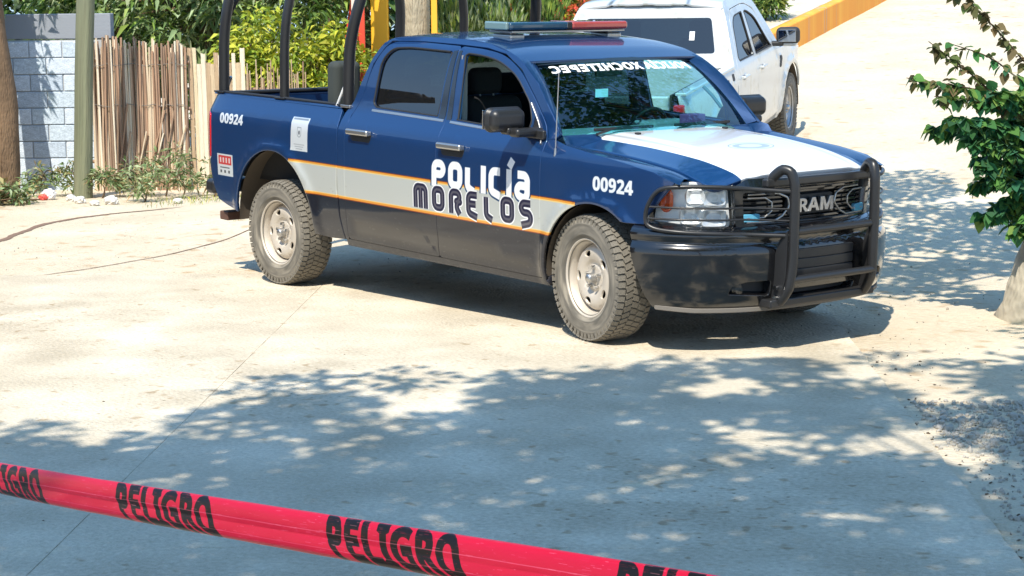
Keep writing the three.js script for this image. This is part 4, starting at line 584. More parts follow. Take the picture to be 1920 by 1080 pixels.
// ---------- kerbs and pavement beside the uphill street ----------
{
  const strip = (s0, s1, prof, n = 60) => skin(prof.map(([l, h]) => Array.from({ length: n + 1 }, (_, i) => { const s = s0 + (s1 - s0) * i / n, [x, z] = fromSL(s, l); return V(x, hill(s) + h, z); })));
  const uvm = (g, k) => { const p = g.attributes.position, u = g.attributes.uv; for (let i = 0; i < p.count; i++) u.setXY(i, p.getX(i) / k, p.getZ(i) / k); return g; };
  structure(mesh('pavement', uvm(strip(9, 60, [[-3.64, 0.385], [-5, 0.40], [-6.9, 0.40], [-7.0, 0.38], [-7.1, -0.6]]), 4), std(L(1, 1, 1), 0.9, 0, { map: slabMap }), scene), 'raised pale pavement behind the orange kerb');
  const kMap = noiseTex(256, (() => { const a = tile((u, v) => fbm(u * 7, v * 7, 61, 4)), b = tile((u, v) => fbm(u * 30, v * 30, 65, 3)); return (u, v) => { const n = a(u, v) + 0.5 * b(u, v), w = sstep(0.16, 0.3, n); return [0.93 - 0.1 * n * 0.5 - 0.08 * w, 0.62 - 0.16 * n + 0.06 * w, 0.2 - 0.1 * n + 0.3 * w]; }; })(), true);
  const kerb = thing('orange_kerb', 'high orange painted kerb along the left edge of the uphill street', 'kerb');
  for (let i = 0; i < 20; i++) { const a = 9 + i * 2.5, b = a + 2.49; mesh('kerb_stone', uvm(strip(a, b, [[-3.46, -0.25], [-3.465, 0.36], [-3.48, 0.385], [-3.62, 0.39], [-3.65, 0.37], [-3.65, 0.0]], 4), 3), std(L(1, 1, 1), 0.75, 0, { map: kMap }), kerb); }
  const yk = thing('yellow_garden_edge', 'low yellow painted edging between the pavement and the flower bed', 'kerb');
  for (let i = 0; i < 10; i++) { const a = 11 + i * 2.5, b = a + 2.48; mesh('kerb_stone', strip(a, b, [[-6.85, 0.38], [-6.86, 0.53], [-6.89, 0.545], [-7.05, 0.545], [-7.08, 0.52], [-7.08, -0.4]], 4), std(L(0.8, 0.52, 0.06), 0.7), yk); }
}
const stickMat = std(L(0.30, 0.19, 0.12), 0.9);
// ---------- yard boundary: block wall, pole, cane fence ----------
const P3 = (R, D, y = 0) => { const [x, z] = site(R, D); return V(x, y + terrain(x, z), z); };
const faceCam = 0.8817; // fences stand square to the street
function woodMap(r, g, b, sd) { return noiseTex(128, (u, v) => { const n = fbm(u * 22, v * 2.5, sd, 4), m = fbm(u * 5, v * 5, sd + 3, 3); return [r + 0.3 * n * r + 0.12 * m, g + 0.3 * n * g + 0.1 * m, b + 0.3 * n * b + 0.08 * m]; }, true); }
{
  const w = thing('block_wall', 'unpainted grey concrete block wall with a cast beam on top', 'wall', P3(-5.75, 23.3, 0.0).toArray(), faceCam - 0.05);
  const mats = [[0.63, 0.69, 0.75], [0.67, 0.72, 0.78], [0.59, 0.65, 0.72]].map(([r, g, b], k) => std(L(1, 1, 1), 0.95, 0, { map: noiseTex(64, (u, v) => { const n = fbm(u * 18, v * 18, 70 + k, 3) * 0.25 + fbm(u * 4, v * 4, 75 + k, 2) * 0.12; return [r + 0.1 + n, g + 0.09 + n, b + 0.07 + n]; }, true) }));
  const geos = [0, 1, 2].map((k) => { const g = new RoundedBoxGeometry(0.388, 0.188, 0.14, 2, 0.008); const p = g.attributes.position; for (let i = 0; i < p.count; i++) p.setZ(i, p.getZ(i) + 0.004 * fbm(p.getX(i) * 14, p.getY(i) * 14, k * 9)); g.computeVertexNormals(); return g; });
  for (let j = 0; j < 9; j++) for (let i = 0; i < 5; i++) { const x = -1.0 + i * 0.4 + (j % 2 ? 0.2 : 0); const k = Math.floor(rnd() * 3), b = mesh('block', geos[k], mats[Math.floor(rnd() * 3)], w); b.position.set(x + rr(-0.002, 0.002), 0.09 + j * 0.2, rr(-0.004, 0.004)); b.rotation.y = rr(-0.006, 0.006); }
  mesh('mortar', box(2.1, 1.8, 0.1, -0.12, 0.9, 0), std(L(0.42, 0.43, 0.43), 0.95), w);
  mesh('cast_beam', box(2.2, 0.3, 0.16, -0.1, 1.96, -0.02, 0.012), std(L(0.27, 0.29, 0.32), 0.95, 0, { bumpMap: gritBump, bumpScale: 0.004 }), w);
}
{ // leaning pole
  const g = new THREE.CylinderGeometry(0.095, 0.108, 6.4, 20, 24); const p = g.attributes.position; for (let i = 0; i < p.count; i++) { const y = p.getY(i), a = Math.atan2(p.getZ(i), p.getX(i)), k = 1 + 0.05 * fbm(a * 1.5, y * 0.7, 4); p.setX(i, p.getX(i) * k + 0.03 * fbm(1, y * 0.4, 2)); p.setZ(i, p.getZ(i) * k); } g.computeVertexNormals(); g.translate(0, 3.1, 0); g.rotateZ(-0.055);
  const m = mesh('wooden_pole', g, std(L(1, 1, 1), 0.9, 0, { map: woodMap(0.46, 0.47, 0.37, 81), bumpMap: gritBump, bumpScale: 0.01 }), scene); m.position.copy(P3(-4.94, 22.15)); m.rotation.y = faceCam;
  tag(m, 'grey weathered wooden pole leaning slightly before the cane fence', 'pole');
}
{ // cane fence: every cane its own
  const f = thing('cane_fence', 'fence of dry upright canes between the pole and the plank fence', 'fence', P3(-4.42, 23.05).toArray(), faceCam);
  const mats = [[0.74, 0.63, 0.52], [0.82, 0.74, 0.63], [0.66, 0.53, 0.43], [0.88, 0.83, 0.74], [0.58, 0.48, 0.40]].map((c, k) => std(L(1, 1, 1), 0.85, 0, { map: woodMap(...c, 90 + k) }));
  const geos = [0, 1, 2].map((k) => { const g = new THREE.CylinderGeometry(0.0125, 0.0155, 1.8, 7, 8); const p = g.attributes.position; for (let i = 0; i < p.count; i++) { const y = p.getY(i); p.setX(i, p.getX(i) + 0.02 * fbm(k * 5, y * 0.9, 1)); p.setZ(i, p.getZ(i) + 0.015 * fbm(k * 7, y * 0.8, 6)); } g.computeVertexNormals(); return g.translate(0, 0.9, 0); });
  const n = 100; for (let j = 0; j < n; j++) { const i = j % 50 * 2, c = mesh('cane', geos[j % 3], mats[Math.floor(rnd() * 5)], f); c.position.set(-0.56 + 1.13 * i / (n - 1) + (j < 50 ? 0 : 0.011), -0.02, rr(-0.015, 0.015) - (j < 50 ? 0 : 0.035)); c.rotation.set(rr(-0.03, 0.03), rr(0, 6), rr(-0.03, 0.03)); c.scale.set(rr(0.8, 1.25), rr(0.96, 1.05) - 0.05 * i / n, rr(0.8, 1.2)); }
  for (let i = 0; i < 8; i++) { const x = rr(-0.35, 0.4), c = mesh('fallen_cane', bar([x, 0.1, 0.05], [x + rr(0.12, 0.25), rr(0.6, 1.1), 0.04], 0.01), mats[i % 5], f); }
  for (const y of [0.35, 1.0, 1.55]) mesh('rail', bar([-0.6, y, -0.06], [0.6, y - 0.03, -0.06], 0.022), mats[4], f);
  for (const y of [1.02, 1.5]) mesh('tie_wire', tube(Array.from({ length: 16 }, (_, i) => V(-0.58 + i * 0.077, y + rr(-0.02, 0.02), 0.03 + rr(-0.006, 0.008))), 0.004, 60, 5), std(L(0.2, 0.18, 0.16), 0.7, 0.3), f);
}
{ // pale weathered planks and thin sticks that carry the fence on behind the load bed
  const f = thing('plank_fence', 'pale weathered plank fence running on from the canes behind the load bed', 'fence', P3(-3.52, 23.15).toArray(), faceCam);
  const mats = [[0.86, 0.79, 0.66], [0.80, 0.71, 0.58], [0.90, 0.84, 0.74], [0.72, 0.62, 0.50]].map((c, k) => std(L(1, 1, 1), 0.95, 0, { map: woodMap(...c, 101 + k), bumpMap: gritBump, bumpScale: 0.006 }));
  for (let i = 0; i < 13; i++) { const w = rr(0.04, 0.062), h = rr(1.52, 1.72), g = new THREE.BoxGeometry(w, h, 0.016, 2, 10, 1), p = g.attributes.position; for (let k = 0; k < p.count; k++) { p.setX(k, p.getX(k) + 0.008 * fbm(i * 3, p.getY(k) * 1.5, 2)); p.setZ(k, p.getZ(k) + 0.02 * fbm(i * 5, p.getY(k), 6)); if (p.getY(k) > h / 2 - 0.01) p.setY(k, p.getY(k) + 0.03 * fbm(p.getX(k) * 30 + i, 2, 2)); } g.computeVertexNormals(); const m = mesh('plank', g, mats[Math.floor(rnd() * 4)], f); m.position.set(-0.29 + i * 0.052, h / 2 - 0.03, rr(-0.015, 0.015)); m.rotation.z = rr(-0.012, 0.012); }
  for (let i = 0; i < 34; i++) mesh('stick', bar([0.36 + i * 0.021, 0, rr(0, 0.04)], [0.36 + i * 0.021 + rr(-0.03, 0.03), rr(1.3, 1.55), rr(0, 0.04)], rr(0.008, 0.013), 0.008, 6), [mats[3], mats[1], stickMat][i % 3], f);
  for (const y of [0.4, 1.2]) mesh('rail', bar([-0.34, y, -0.03], [1.1, y - 0.02, -0.03], 0.018), stickMat, f);
}
// ---------- posts behind the load bed ----------
{
  tag(mesh('yellow_post', box(0.23, 3.4, 0.23, 0, 1.7, 0, 0.02), std(L(0.85, 0.45, 0.02), 0.6), scene), 'thick yellow painted post behind the police cab', 'post').position.copy(P3(-1.73, 26, -0.05));
  const t = mesh('thin_yellow_post', box(0.08, 3.4, 0.08, 0, 1.7, 0, 0.01), std(L(0.85, 0.42, 0.03), 0.6), scene); tag(t, 'thin yellow painted post beside the grey trunk', 'post').position.copy(P3(-1.0, 25.9, -0.05)); t.rotation.y = faceCam;
  scene.getObjectByName('yellow_post').rotation.y = faceCam;
  const r = thing('red_swing_frame', 'red painted slanting beam with a thin upright behind the load bed', 'frame', P3(-1.93, 25.25).toArray(), faceCam);
  const redp = std(L(0.72, 0.06, 0.025), 0.55); const b = box(0.17, 3.6, 0.08, 0, 1.8, 0, 0.01); b.rotateZ(-0.17); mesh('slanting_beam', b.translate(-0.42, 0, 0), redp, r); mesh('upright', box(0.08, 3.0, 0.08, 0.02, 1.5, 0.1, 0.01), redp, r); mesh('pale_rail', box(0.05, 3.2, 0.05, -0.08, 1.6, 0.16, 0.008), std(L(0.75, 0.6, 0.5), 0.6), r);
}

// ---------- brown wall across the street, left of the picture: it shades its own side and is mirrored in the doors and windows ----------
{
  const w = thing('boundary_wall', 'long brown plastered boundary wall with pillars and coping on the left side of the street', 'wall', [0, 0, 0]);
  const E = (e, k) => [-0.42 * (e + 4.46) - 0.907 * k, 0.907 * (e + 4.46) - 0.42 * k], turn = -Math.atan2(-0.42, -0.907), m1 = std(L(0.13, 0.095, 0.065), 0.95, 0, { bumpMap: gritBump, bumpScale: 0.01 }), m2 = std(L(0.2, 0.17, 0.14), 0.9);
  for (let i = 0; i < 5; i++) { const k = 0.5 + i * 3, [x, z] = E(1.55, k), [px_, pz] = E(1.53, k - 1.5), y = terrain(x, z); mesh('wall_panel', box(2.78, 2.3, 0.2, 0, 1.1, 0).rotateY(turn).translate(x, y, z), m1, w); mesh('coping', box(2.78, 0.08, 0.28, 0, 2.29, 0, 0.01).rotateY(turn).translate(x, y, z), m2, w); mesh('pillar', box(0.21, 2.55, 0.3, 0, 1.2, 0, 0.01).rotateY(turn).translate(px_, y, pz), m2, w); }
}
// ---------- vegetation ----------
const leafMats = (r = 0.7, t = 0.4) => phys(L(1, 1, 1), { specularIntensity: 0.5, vertexColors: true, roughness: r, transmission: t, thickness: 0, ior: 1.4, side: THREE.DoubleSide });
const LEAF = leafMats(), LEAFDARK = leafMats(0.6, 0.3);
function leafGeo(list) { // [position, direction, side-roll, length, width, colour, droop]
  const n = list.length, pos = new Float32Array(n * 15), col = new Float32Array(n * 15), idx = new Uint32Array(n * 12); const a = V(0, 0, 0), up = V(0, 1, 0);
  list.forEach(([p, d, roll, len, wid, c, droop = 0.2], i) => {
    const f = d.clone().normalize(); let s = f.clone().cross(up); if (s.lengthSq() < 1e-4) s.set(1, 0, 0); s.normalize().applyAxisAngle(f, roll); const nn = s.clone().cross(f);
    const q = [p, p.clone().addScaledVector(f, len * 0.42).addScaledVector(s, wid / 2).addScaledVector(nn, wid * 0.13), p.clone().addScaledVector(f, len).addScaledVector(up, -droop * len), p.clone().addScaledVector(f, len * 0.42).addScaledVector(s, -wid / 2).addScaledVector(nn, wid * 0.13), p.clone().addScaledVector(f, len * 0.5).addScaledVector(up, -droop * len * 0.2)];
    q.forEach((v, k) => { pos.set([v.x, v.y, v.z], i * 15 + k * 3); col.set(c, i * 15 + k * 3); });
    const b = i * 5; idx.set([b, b + 1, b + 4, b + 1, b + 2, b + 4, b, b + 4, b + 3, b + 4, b + 2, b + 3], i * 12);
  });
  const g = new THREE.BufferGeometry(); g.setAttribute('position', new THREE.BufferAttribute(pos, 3)); g.setAttribute('color', new THREE.BufferAttribute(col, 3)); g.setIndex(new THREE.BufferAttribute(idx, 1)); g.computeVertexNormals(); return g;
}
function broadLeafGeo(list) {
  const pos = [], col = [], idx = [], up = V(0, 1, 0), sh = [[0, 0], [0.22, 0.4], [0.5, 0.5], [0.78, 0.28], [1, 0], [0.78, -0.28], [0.5, -0.5], [0.22, -0.4]];
  list.forEach(([p, d, roll, len, wid, c, droop = 0.2]) => {
    const f = d.clone().normalize(); let s = f.clone().cross(up); if (s.lengthSq() < 1e-4) s.set(1, 0, 0); s.normalize().applyAxisAngle(f, roll); const nn = s.clone().cross(f), b = pos.length / 3;
    for (const [a, w] of [...sh, [0.5, 0]]) { const v = p.clone().addScaledVector(f, len * a).addScaledVector(s, wid * w).addScaledVector(nn, Math.abs(w) * wid * 0.28).addScaledVector(up, -droop * len * a * a); pos.push(v.x, v.y, v.z); col.push(...c); }
    for (let k = 0; k < 8; k++) idx.push(b + k, b + (k + 1) % 8, b + 8);
  });
  const g = new THREE.BufferGeometry(); g.setAttribute('position', new THREE.Float32BufferAttribute(pos, 3)); g.setAttribute('color', new THREE.Float32BufferAttribute(col, 3)); g.setIndex(idx); g.computeVertexNormals(); return g;
}
const tone = (p) => { const c = p[Math.floor(rnd() * p.length)], k = rr(0.75, 1.3), w = rr(0.9, 1.1); return [c[0] * k * w, c[1] * k, c[2] * k]; };
const ball = () => { let v; do v = V(rr(-1, 1), rr(-1, 1), rr(-1, 1)); while (v.lengthSq() > 1); return v; };
function branch(pts, r0, r1, seg = 14, rad = 8) {
  const c = new THREE.CatmullRomCurve3(pts), g = new THREE.TubeGeometry(c, seg, 1, rad), p = g.attributes.position;
  for (let i = 0; i <= seg; i++) { const m = c.getPointAt(i / seg), r = r0 + (r1 - r0) * i / seg; for (let j = 0; j <= rad; j++) { const k = i * (rad + 1) + j, q = V(p.getX(k), p.getY(k), p.getZ(k)).sub(m).multiplyScalar(r * (1 + 0.25 * fbm(j * 1.7, i * 0.6, 3))); p.setXYZ(k, m.x + q.x, m.y + q.y, m.z + q.z); } }
  g.computeVertexNormals(); return g;
}
function clumpLeaves(out, c, rad, n, size, pal, opt = {}) {
  for (let i = 0; i < n; i++) { const b = ball(), p = V(c.x + b.x * rad.x, c.y + b.y * rad.y, c.z + b.z * rad.z), d = (opt.upright ? V(b.x * 0.35, 1, b.z * 0.35) : V(b.x + rr(-0.7, 0.7), (opt.lift ?? 0.1) + b.y * 0.5 + rr(-0.6, 0.6), b.z + rr(-0.7, 0.7))), l = size * rr(0.7, 1.35); out.push([p, d, rr(-1.2, 1.2), l, l * (opt.aspect ?? 0.42) * rr(0.8, 1.2), tone(pal), opt.droop ?? 0.2]); }
}
const bark = std(L(1, 1, 1), 0.95, 0, { map: woodMap(0.47, 0.38, 0.29, 111), bumpMap: gritBump, bumpScale: 0.02 }), barkGrey = std(L(1, 1, 1), 0.95, 0, { map: woodMap(0.66, 0.62, 0.53, 115), bumpMap: gritBump, bumpScale: 0.03 });
// a plant with its stems and crown; coordinates are metres from its foot
function plant(name, label, cat, R, D, o) {
  const foot = P3(R, D, o.dy ?? 0), t = thing(name, label, cat, foot.toArray(), faceCam, o.group);
  const stems = o.stems ?? [[V(0, -0.05, 0), V(0.05, o.h * 0.3, 0.02), V(0, o.h * 0.6, 0)]];
  stems.forEach((s) => mesh(o.trunkName ?? 'trunk', branch(s, o.r0 ?? 0.08, o.r1 ?? 0.03), o.bark ?? bark, t));
  const out = [], cl = [];
  for (let i = 0; i < o.clumps; i++) { let b = ball(); if (o.shell) b.normalize().multiplyScalar(rr(0.55, 1)); const c = V(o.c[0] + b.x * o.rad[0], o.c[1] + b.y * o.rad[1], o.c[2] + b.z * o.rad[2]); if (c.y < 0.12) c.y = rr(0.1, 0.4); cl.push(c); clumpLeaves(out, c, V(o.cr, o.cr * 0.8, o.cr), o.n, o.size, o.pal, o); }
  mesh('crown', leafGeo(out), o.mat ?? LEAF, t);
  if (o.flowers) { const fl = []; for (let i = 0; i < o.flowers; i++) { const c = cl[Math.floor(rnd() * cl.length)], b = ball(); clumpLeaves(fl, V(c.x + b.x * o.cr, c.y + Math.abs(b.y) * o.cr, c.z + b.z * o.cr), V(0.05, 0.05, 0.05), 7, 0.07, o.flowerPal, { aspect: 0.7 }); } mesh('flowers', leafGeo(fl), LEAF, t); }
  if (o.limbs !== 0) cl.filter((_, i) => i % (o.limbs ?? 4) === 0).forEach((c) => { const s = stems[Math.floor(rnd() * stems.length)], a = s[s.length - 1]; mesh('branch', branch([a.clone(), a.clone().lerp(c, 0.5).add(V(0, 0.08, 0)), c], (o.r1 ?? 0.03) * 0.8, 0.006, 8, 5), o.bark ?? bark, t); });
  return t;
}
const G = { dark: [[0.035, 0.075, 0.02], [0.05, 0.10, 0.03], [0.03, 0.06, 0.025]], mid: [[0.07, 0.15, 0.03], [0.10, 0.19, 0.04], [0.06, 0.12, 0.03]], pale: [[0.32, 0.40, 0.19], [0.42, 0.48, 0.27], [0.20, 0.29, 0.11], [0.12, 0.18, 0.06]], lime: [[0.48, 0.50, 0.04], [0.58, 0.57, 0.07], [0.34, 0.42, 0.04], [0.20, 0.28, 0.03]], fresh: [[0.26, 0.37, 0.06], [0.38, 0.46, 0.12], [0.17, 0.27, 0.05]], dry: [[0.34, 0.25, 0.12], [0.48, 0.39, 0.18]] };
plant('yard_tree', 'brown tree trunk with hanging leaves against the block wall', 'tree', -5.93, 22.5, { h: 4, stems: [[V(0, -0.1, 0), V(0.04, 1, 0), V(-0.04, 1.9, 0), V(-0.1, 3, 0)]], r0: 0.19, r1: 0.12, c: [-0.5, 3.3, -0.2], rad: [0.9, 1.1, 0.6], clumps: 40, cr: 0.28, n: 55, size: 0.13, aspect: 0.3, pal: [...G.mid, ...G.pale], droop: 0.5, trunkName: 'trunk' });
plant('mango_tree', 'leafy pale green tree rising behind the cane fence', 'tree', -3.95, 25.6, { h: 3.4, r0: 0.14, r1: 0.07, c: [0, 2.5, 0], rad: [1.25, 1.25, 0.8], clumps: 100, cr: 0.3, n: 48, size: 0.2, aspect: 0.26, pal: [...G.pale, ...G.pale, ...G.fresh], droop: 0.45, group: 'trees behind the fence' });
plant('thicket_tree', 'dark leafy tree between the pole and the pale green tree', 'tree', -5.3, 26.2, { h: 3.4, r0: 0.12, r1: 0.06, c: [0, 2.4, 0], rad: [1.2, 1.3, 0.8], clumps: 80, cr: 0.3, n: 45, size: 0.18, aspect: 0.3, pal: [...G.pale, ...G.fresh, ...G.mid], droop: 0.4, group: 'trees behind the fence' });
plant('lime_green_shrub', 'bright yellow green shrub behind the rear roll bar', 'shrub', -3.12, 24.4, { h: 1.6, stems: [[V(0, -0.05, 0), V(0.1, 0.5, 0), V(0.15, 1.0, 0)], [V(0.1, -0.05, 0), V(-0.1, 0.5, 0), V(-0.2, 0.9, 0)]], r0: 0.035, r1: 0.014, c: [0.0, 1.25, 0], rad: [0.55, 0.9, 0.45], clumps: 90, cr: 0.17, n: 42, size: 0.13, aspect: 0.34, pal: G.lime, droop: 0.35, group: 'lime green shrubs' });
plant('lime_green_shrub', 'bright yellow green shrub behind the middle roll bar', 'shrub', -2.30, 24.6, { h: 1.6, stems: [[V(0, -0.05, 0), V(0.1, 0.5, 0), V(0.15, 1.0, 0)], [V(0.1, -0.05, 0), V(-0.1, 0.5, 0), V(-0.2, 0.9, 0)]], r0: 0.035, r1: 0.014, c: [0.05, 1.15, 0], rad: [0.58, 0.8, 0.45], clumps: 85, cr: 0.17, n: 42, size: 0.13, aspect: 0.34, pal: G.lime, droop: 0.35, group: 'lime green shrubs' });
plant('sapling', 'slim sapling with a pale stem behind the lime green shrubs', 'tree', -2.55, 25.4, { h: 3, stems: [[V(-0.15, 0, 0), V(0.05, 1.4, 0), V(0.3, 2.6, 0)]], r0: 0.05, r1: 0.035, bark: std(L(0.62, 0.55, 0.36), 0.8), c: [0.0, 2.45, 0], rad: [0.5, 0.6, 0.5], clumps: 30, cr: 0.22, n: 36, size: 0.14, aspect: 0.3, pal: [...G.fresh, ...G.mid], droop: 0.4 });
plant('grey_trunk_tree', 'thick grey ribbed tree trunk between the yellow posts', 'tree', -1.31, 26.1, { h: 5, stems: [[V(0, -0.1, 0), V(0, 1.2, 0), V(0.03, 2.6, 0), V(0, 3.6, 0)]], r0: 0.25, r1: 0.2, bark: barkGrey, c: [0, 4.0, 0], rad: [1.5, 0.9, 1.2], clumps: 60, cr: 0.35, n: 50, size: 0.16, pal: G.mid });
plant('flower_bed_bush', 'light green spiky bush to the right of the thin yellow post', 'shrub', -0.42, 26.8, { h: 1.8, c: [0, 1.35, 0], rad: [0.62, 0.85, 0.4], clumps: 75, cr: 0.18, n: 34, size: 0.2, aspect: 0.16, upright: true, pal: [...G.fresh, ...G.pale], droop: 0.25, r0: 0.03, r1: 0.012, group: 'bushes in the flower bed' });
plant('flower_bed_bush', 'tall green leafy bush behind the roof light bar', 'shrub', 0.30, 27.3, { h: 1.8, c: [0, 1.35, 0], rad: [0.62, 0.85, 0.4], clumps: 75, cr: 0.18, n: 34, size: 0.18, aspect: 0.2, upright: true, pal: [...G.fresh, ...G.mid], droop: 0.3, r0: 0.03, r1: 0.012, group: 'bushes in the flower bed' });
plant('flowering_bush', 'low bush with orange red flowers by the yellow edging', 'shrub', 0.62, 28.6, { dy: 0.75, h: 1.2, c: [0, 0.85, 0], rad: [0.6, 0.55, 0.4], clumps: 50, cr: 0.17, n: 30, size: 0.11, aspect: 0.35, pal: [...G.fresh, ...G.lime], r0: 0.025, r1: 0.012, flowers: 220, flowerPal: [[0.7, 0.13, 0.06], [0.75, 0.22, 0.08], [0.6, 0.08, 0.06]] });
{ const [s, l] = [17.3, -4.05], [x, z] = fromSL(s, l), t = plant('pavement_bush', 'round green bush on the pavement behind the orange kerb', 'shrub', 3.9, 29.6, { h: 1, c: [0, 0.5, 0], rad: [0.42, 0.42, 0.42], clumps: 45, cr: 0.16, n: 40, size: 0.11, aspect: 0.34, pal: [...G.fresh, ...G.mid], r0: 0.03, r1: 0.012 }); t.position.set(x, hill(s) + 0.38, z); }
[[-9.2, 29.5], [-6.8, 30.5], [-4.4, 29.8], [-2.3, 30.6], [-0.4, 31.4], [1.3, 33.6], [-11.6, 28]].forEach(([R, D], i) => plant('backdrop_tree', ['dense dark green tree far behind the block wall', 'broad dark tree behind the fence and thicket', 'dark tree behind the pale green tree', 'dark tree behind the sapling', 'dark tree behind the spiky bush', 'dark tree beyond the flowering bush', 'dark tree beyond the far end of the yard'][i], 'tree', R, D, { h: 4, r0: 0.16, r1: 0.09, c: [0, 2.6, 0], rad: [1.5, 2.5, 1.1], clumps: 110, cr: 0.42, n: 55, size: 0.24, aspect: 0.36, pal: [...G.mid, ...G.mid, ...G.pale], mat: LEAFDARK, limbs: 12, group: 'trees closing the yard' }));
// weeds, stones and litter along the fence
for (const [R, D, h, lab] of [[-5.45, 22.3, 0.3, 'small weed at the foot of the block wall'], [-5.12, 22.4, 0.42, 'bushy weed between the block wall and the pole'], [-4.72, 22.1, 0.34, 'low weed just right of the pole foot'], [-4.4, 22.3, 0.3, 'short weed before the left canes'], [-4.02, 22.3, 0.62, 'tallest leafy weed before the middle of the cane fence'], [-3.78, 22.0, 0.4, 'spreading weed before the right canes'], [-4.15, 21.6, 0.22, 'low yellowed weed beside the white stone'], [-3.45, 22.2, 0.34, 'grassy weed before the pale planks'], [-3.15, 21.7, 0.26, 'grassy weed right of the pale planks'], [-2.9, 22.4, 0.3, 'grassy weed hidden half by the tailgate']])
  plant('weed', lab, 'weed', R, D, { h, c: [0, h * 0.5, 0], rad: [h * 0.5 + 0.06, h * 0.45, 0.18], clumps: 12, cr: 0.08, n: 26, size: 0.085, aspect: 0.26, pal: [...G.pale, ...G.pale, ...G.dry], r0: 0.012, r1: 0.006, limbs: 3, trunkName: 'stem', group: 'weeds along the fence' });
{ // heap of cut branches by the tree foot
  const foot = P3(-5.75, 21.5), t = thing('cutting_heap', 'heap of pale cut leaves by the tree foot', 'heap', foot.toArray(), faceCam), out = [], dry = [];
  for (let i = 0; i < 34; i++) { const x = rr(-0.5, 0.42), y = 0.2 * Math.sqrt(Math.max(0, 1 - (x / 0.55) ** 2)); clumpLeaves(out, V(x, y * rr(0.2, 1), rr(-0.2, 0.25)), V(0.12, 0.06, 0.12), 26, 0.1, [...G.pale, ...G.dry], { aspect: 0.32 }); }
  mesh('leaves', leafGeo(out), LEAF, t); for (let i = 0; i < 7; i++) mesh('twig', bar([rr(-0.5, 0.1), 0.03, rr(0, 0.3)], [rr(0.1, 0.6), rr(0.05, 0.15), rr(0, 0.3)], 0.008), bark, t);
  const bag = thing('plastic_bag', 'crumpled white and red plastic bag beside the leaf heap', 'bag', P3(-5.28, 21.95).toArray(), faceCam);
  const lump = (rx, ry, rz, k) => { const g = new THREE.IcosahedronGeometry(1, 4), p = g.attributes.position; for (let i = 0; i < p.count; i++) { const v = V(p.getX(i), p.getY(i), p.getZ(i)), q = 1 + 0.5 * fbm(v.x * 2 + k, v.y * 2, v.z * 2); p.setXYZ(i, v.x * rx * q, v.y * ry * q + ry * 0.8, v.z * rz * q); } g.computeVertexNormals(); return g; };
  mesh('white_half', lump(0.08, 0.07, 0.07, 1), std(L(0.75, 0.72, 0.7), 0.5), bag); mesh('red_half', lump(0.06, 0.04, 0.06, 5).translate(-0.05, 0, 0.04), std(L(0.6, 0.08, 0.06), 0.5), bag);
  [[-4.45, 21.35, 0.075, 'white rounded stone in the weeds before the canes'], [-4.83, 21.5, 0.06, 'pale stone near the pole foot'], [-4.6, 21.2, 0.05, 'small pale stone nearest the road before the pole'], [-4.98, 21.75, 0.06, 'pale stone left of the pole foot'], [-3.7, 21.3, 0.05, 'pale stone before the plank fence']].forEach(([R, D, r, lab], i) => { const m = mesh('stone', lump(r * 1.2, r * 0.8, r, 10 + i * 3), std(L(0.62, 0.6, 0.55), 0.9, 0, { bumpMap: gritBump, bumpScale: 0.006 }), scene); m.position.copy(P3(R, D, -r * 0.15)); tag(m, lab, 'stone', 'pale stones along the fence'); });
  // earth-filled cracks
  const crack = (name, lab, pts, w, lift = -1) => { const c = new THREE.CatmullRomCurve3(pts.map(([x, z]) => V(x, 0, z))), N = 90, a = [], b = []; for (let i = 0; i <= N; i++) { const p = c.getPoint(i / N), t = c.getTangent(i / N), n = V(-t.z, 0, t.x), k = w * (0.45 + 1.2 * Math.abs(fbm(i * 0.21, 3, 7)) + 0.5 * rnd()) * Math.min(1, i / 6, (N - i) / 6) + 0.002, o = 0.05 * fbm(i * 0.12, 9, 2); const y = (v) => Math.max(terrain(v.x, v.z) + 0.005, lift); const A = p.clone().addScaledVector(n, k + o), B = p.clone().addScaledVector(n, -k + o); A.y = y(A); B.y = y(B); a.push(A); b.push(B); } structure(mesh(name, skin([a, b]), std(L(0.2, 0.125, 0.085), 1), scene), lab); };
  crack('earth_crack', 'earthy crack along the old pavement edge by the fence', [[-6.9, 2.2], [-7.93, 1.25], [-9.0, 0.25], [-9.39, -0.68], [-9.3, -1.5]], 0.045);
  crack('earth_crack', 'thin earthy crack across the pale ground behind the police pickup', [[-4.6, 3.2], [-5.23, 2.5], [-5.66, 1.15], [-6.48, -0.52], [-7.3, -1.6]], 0.009);
}
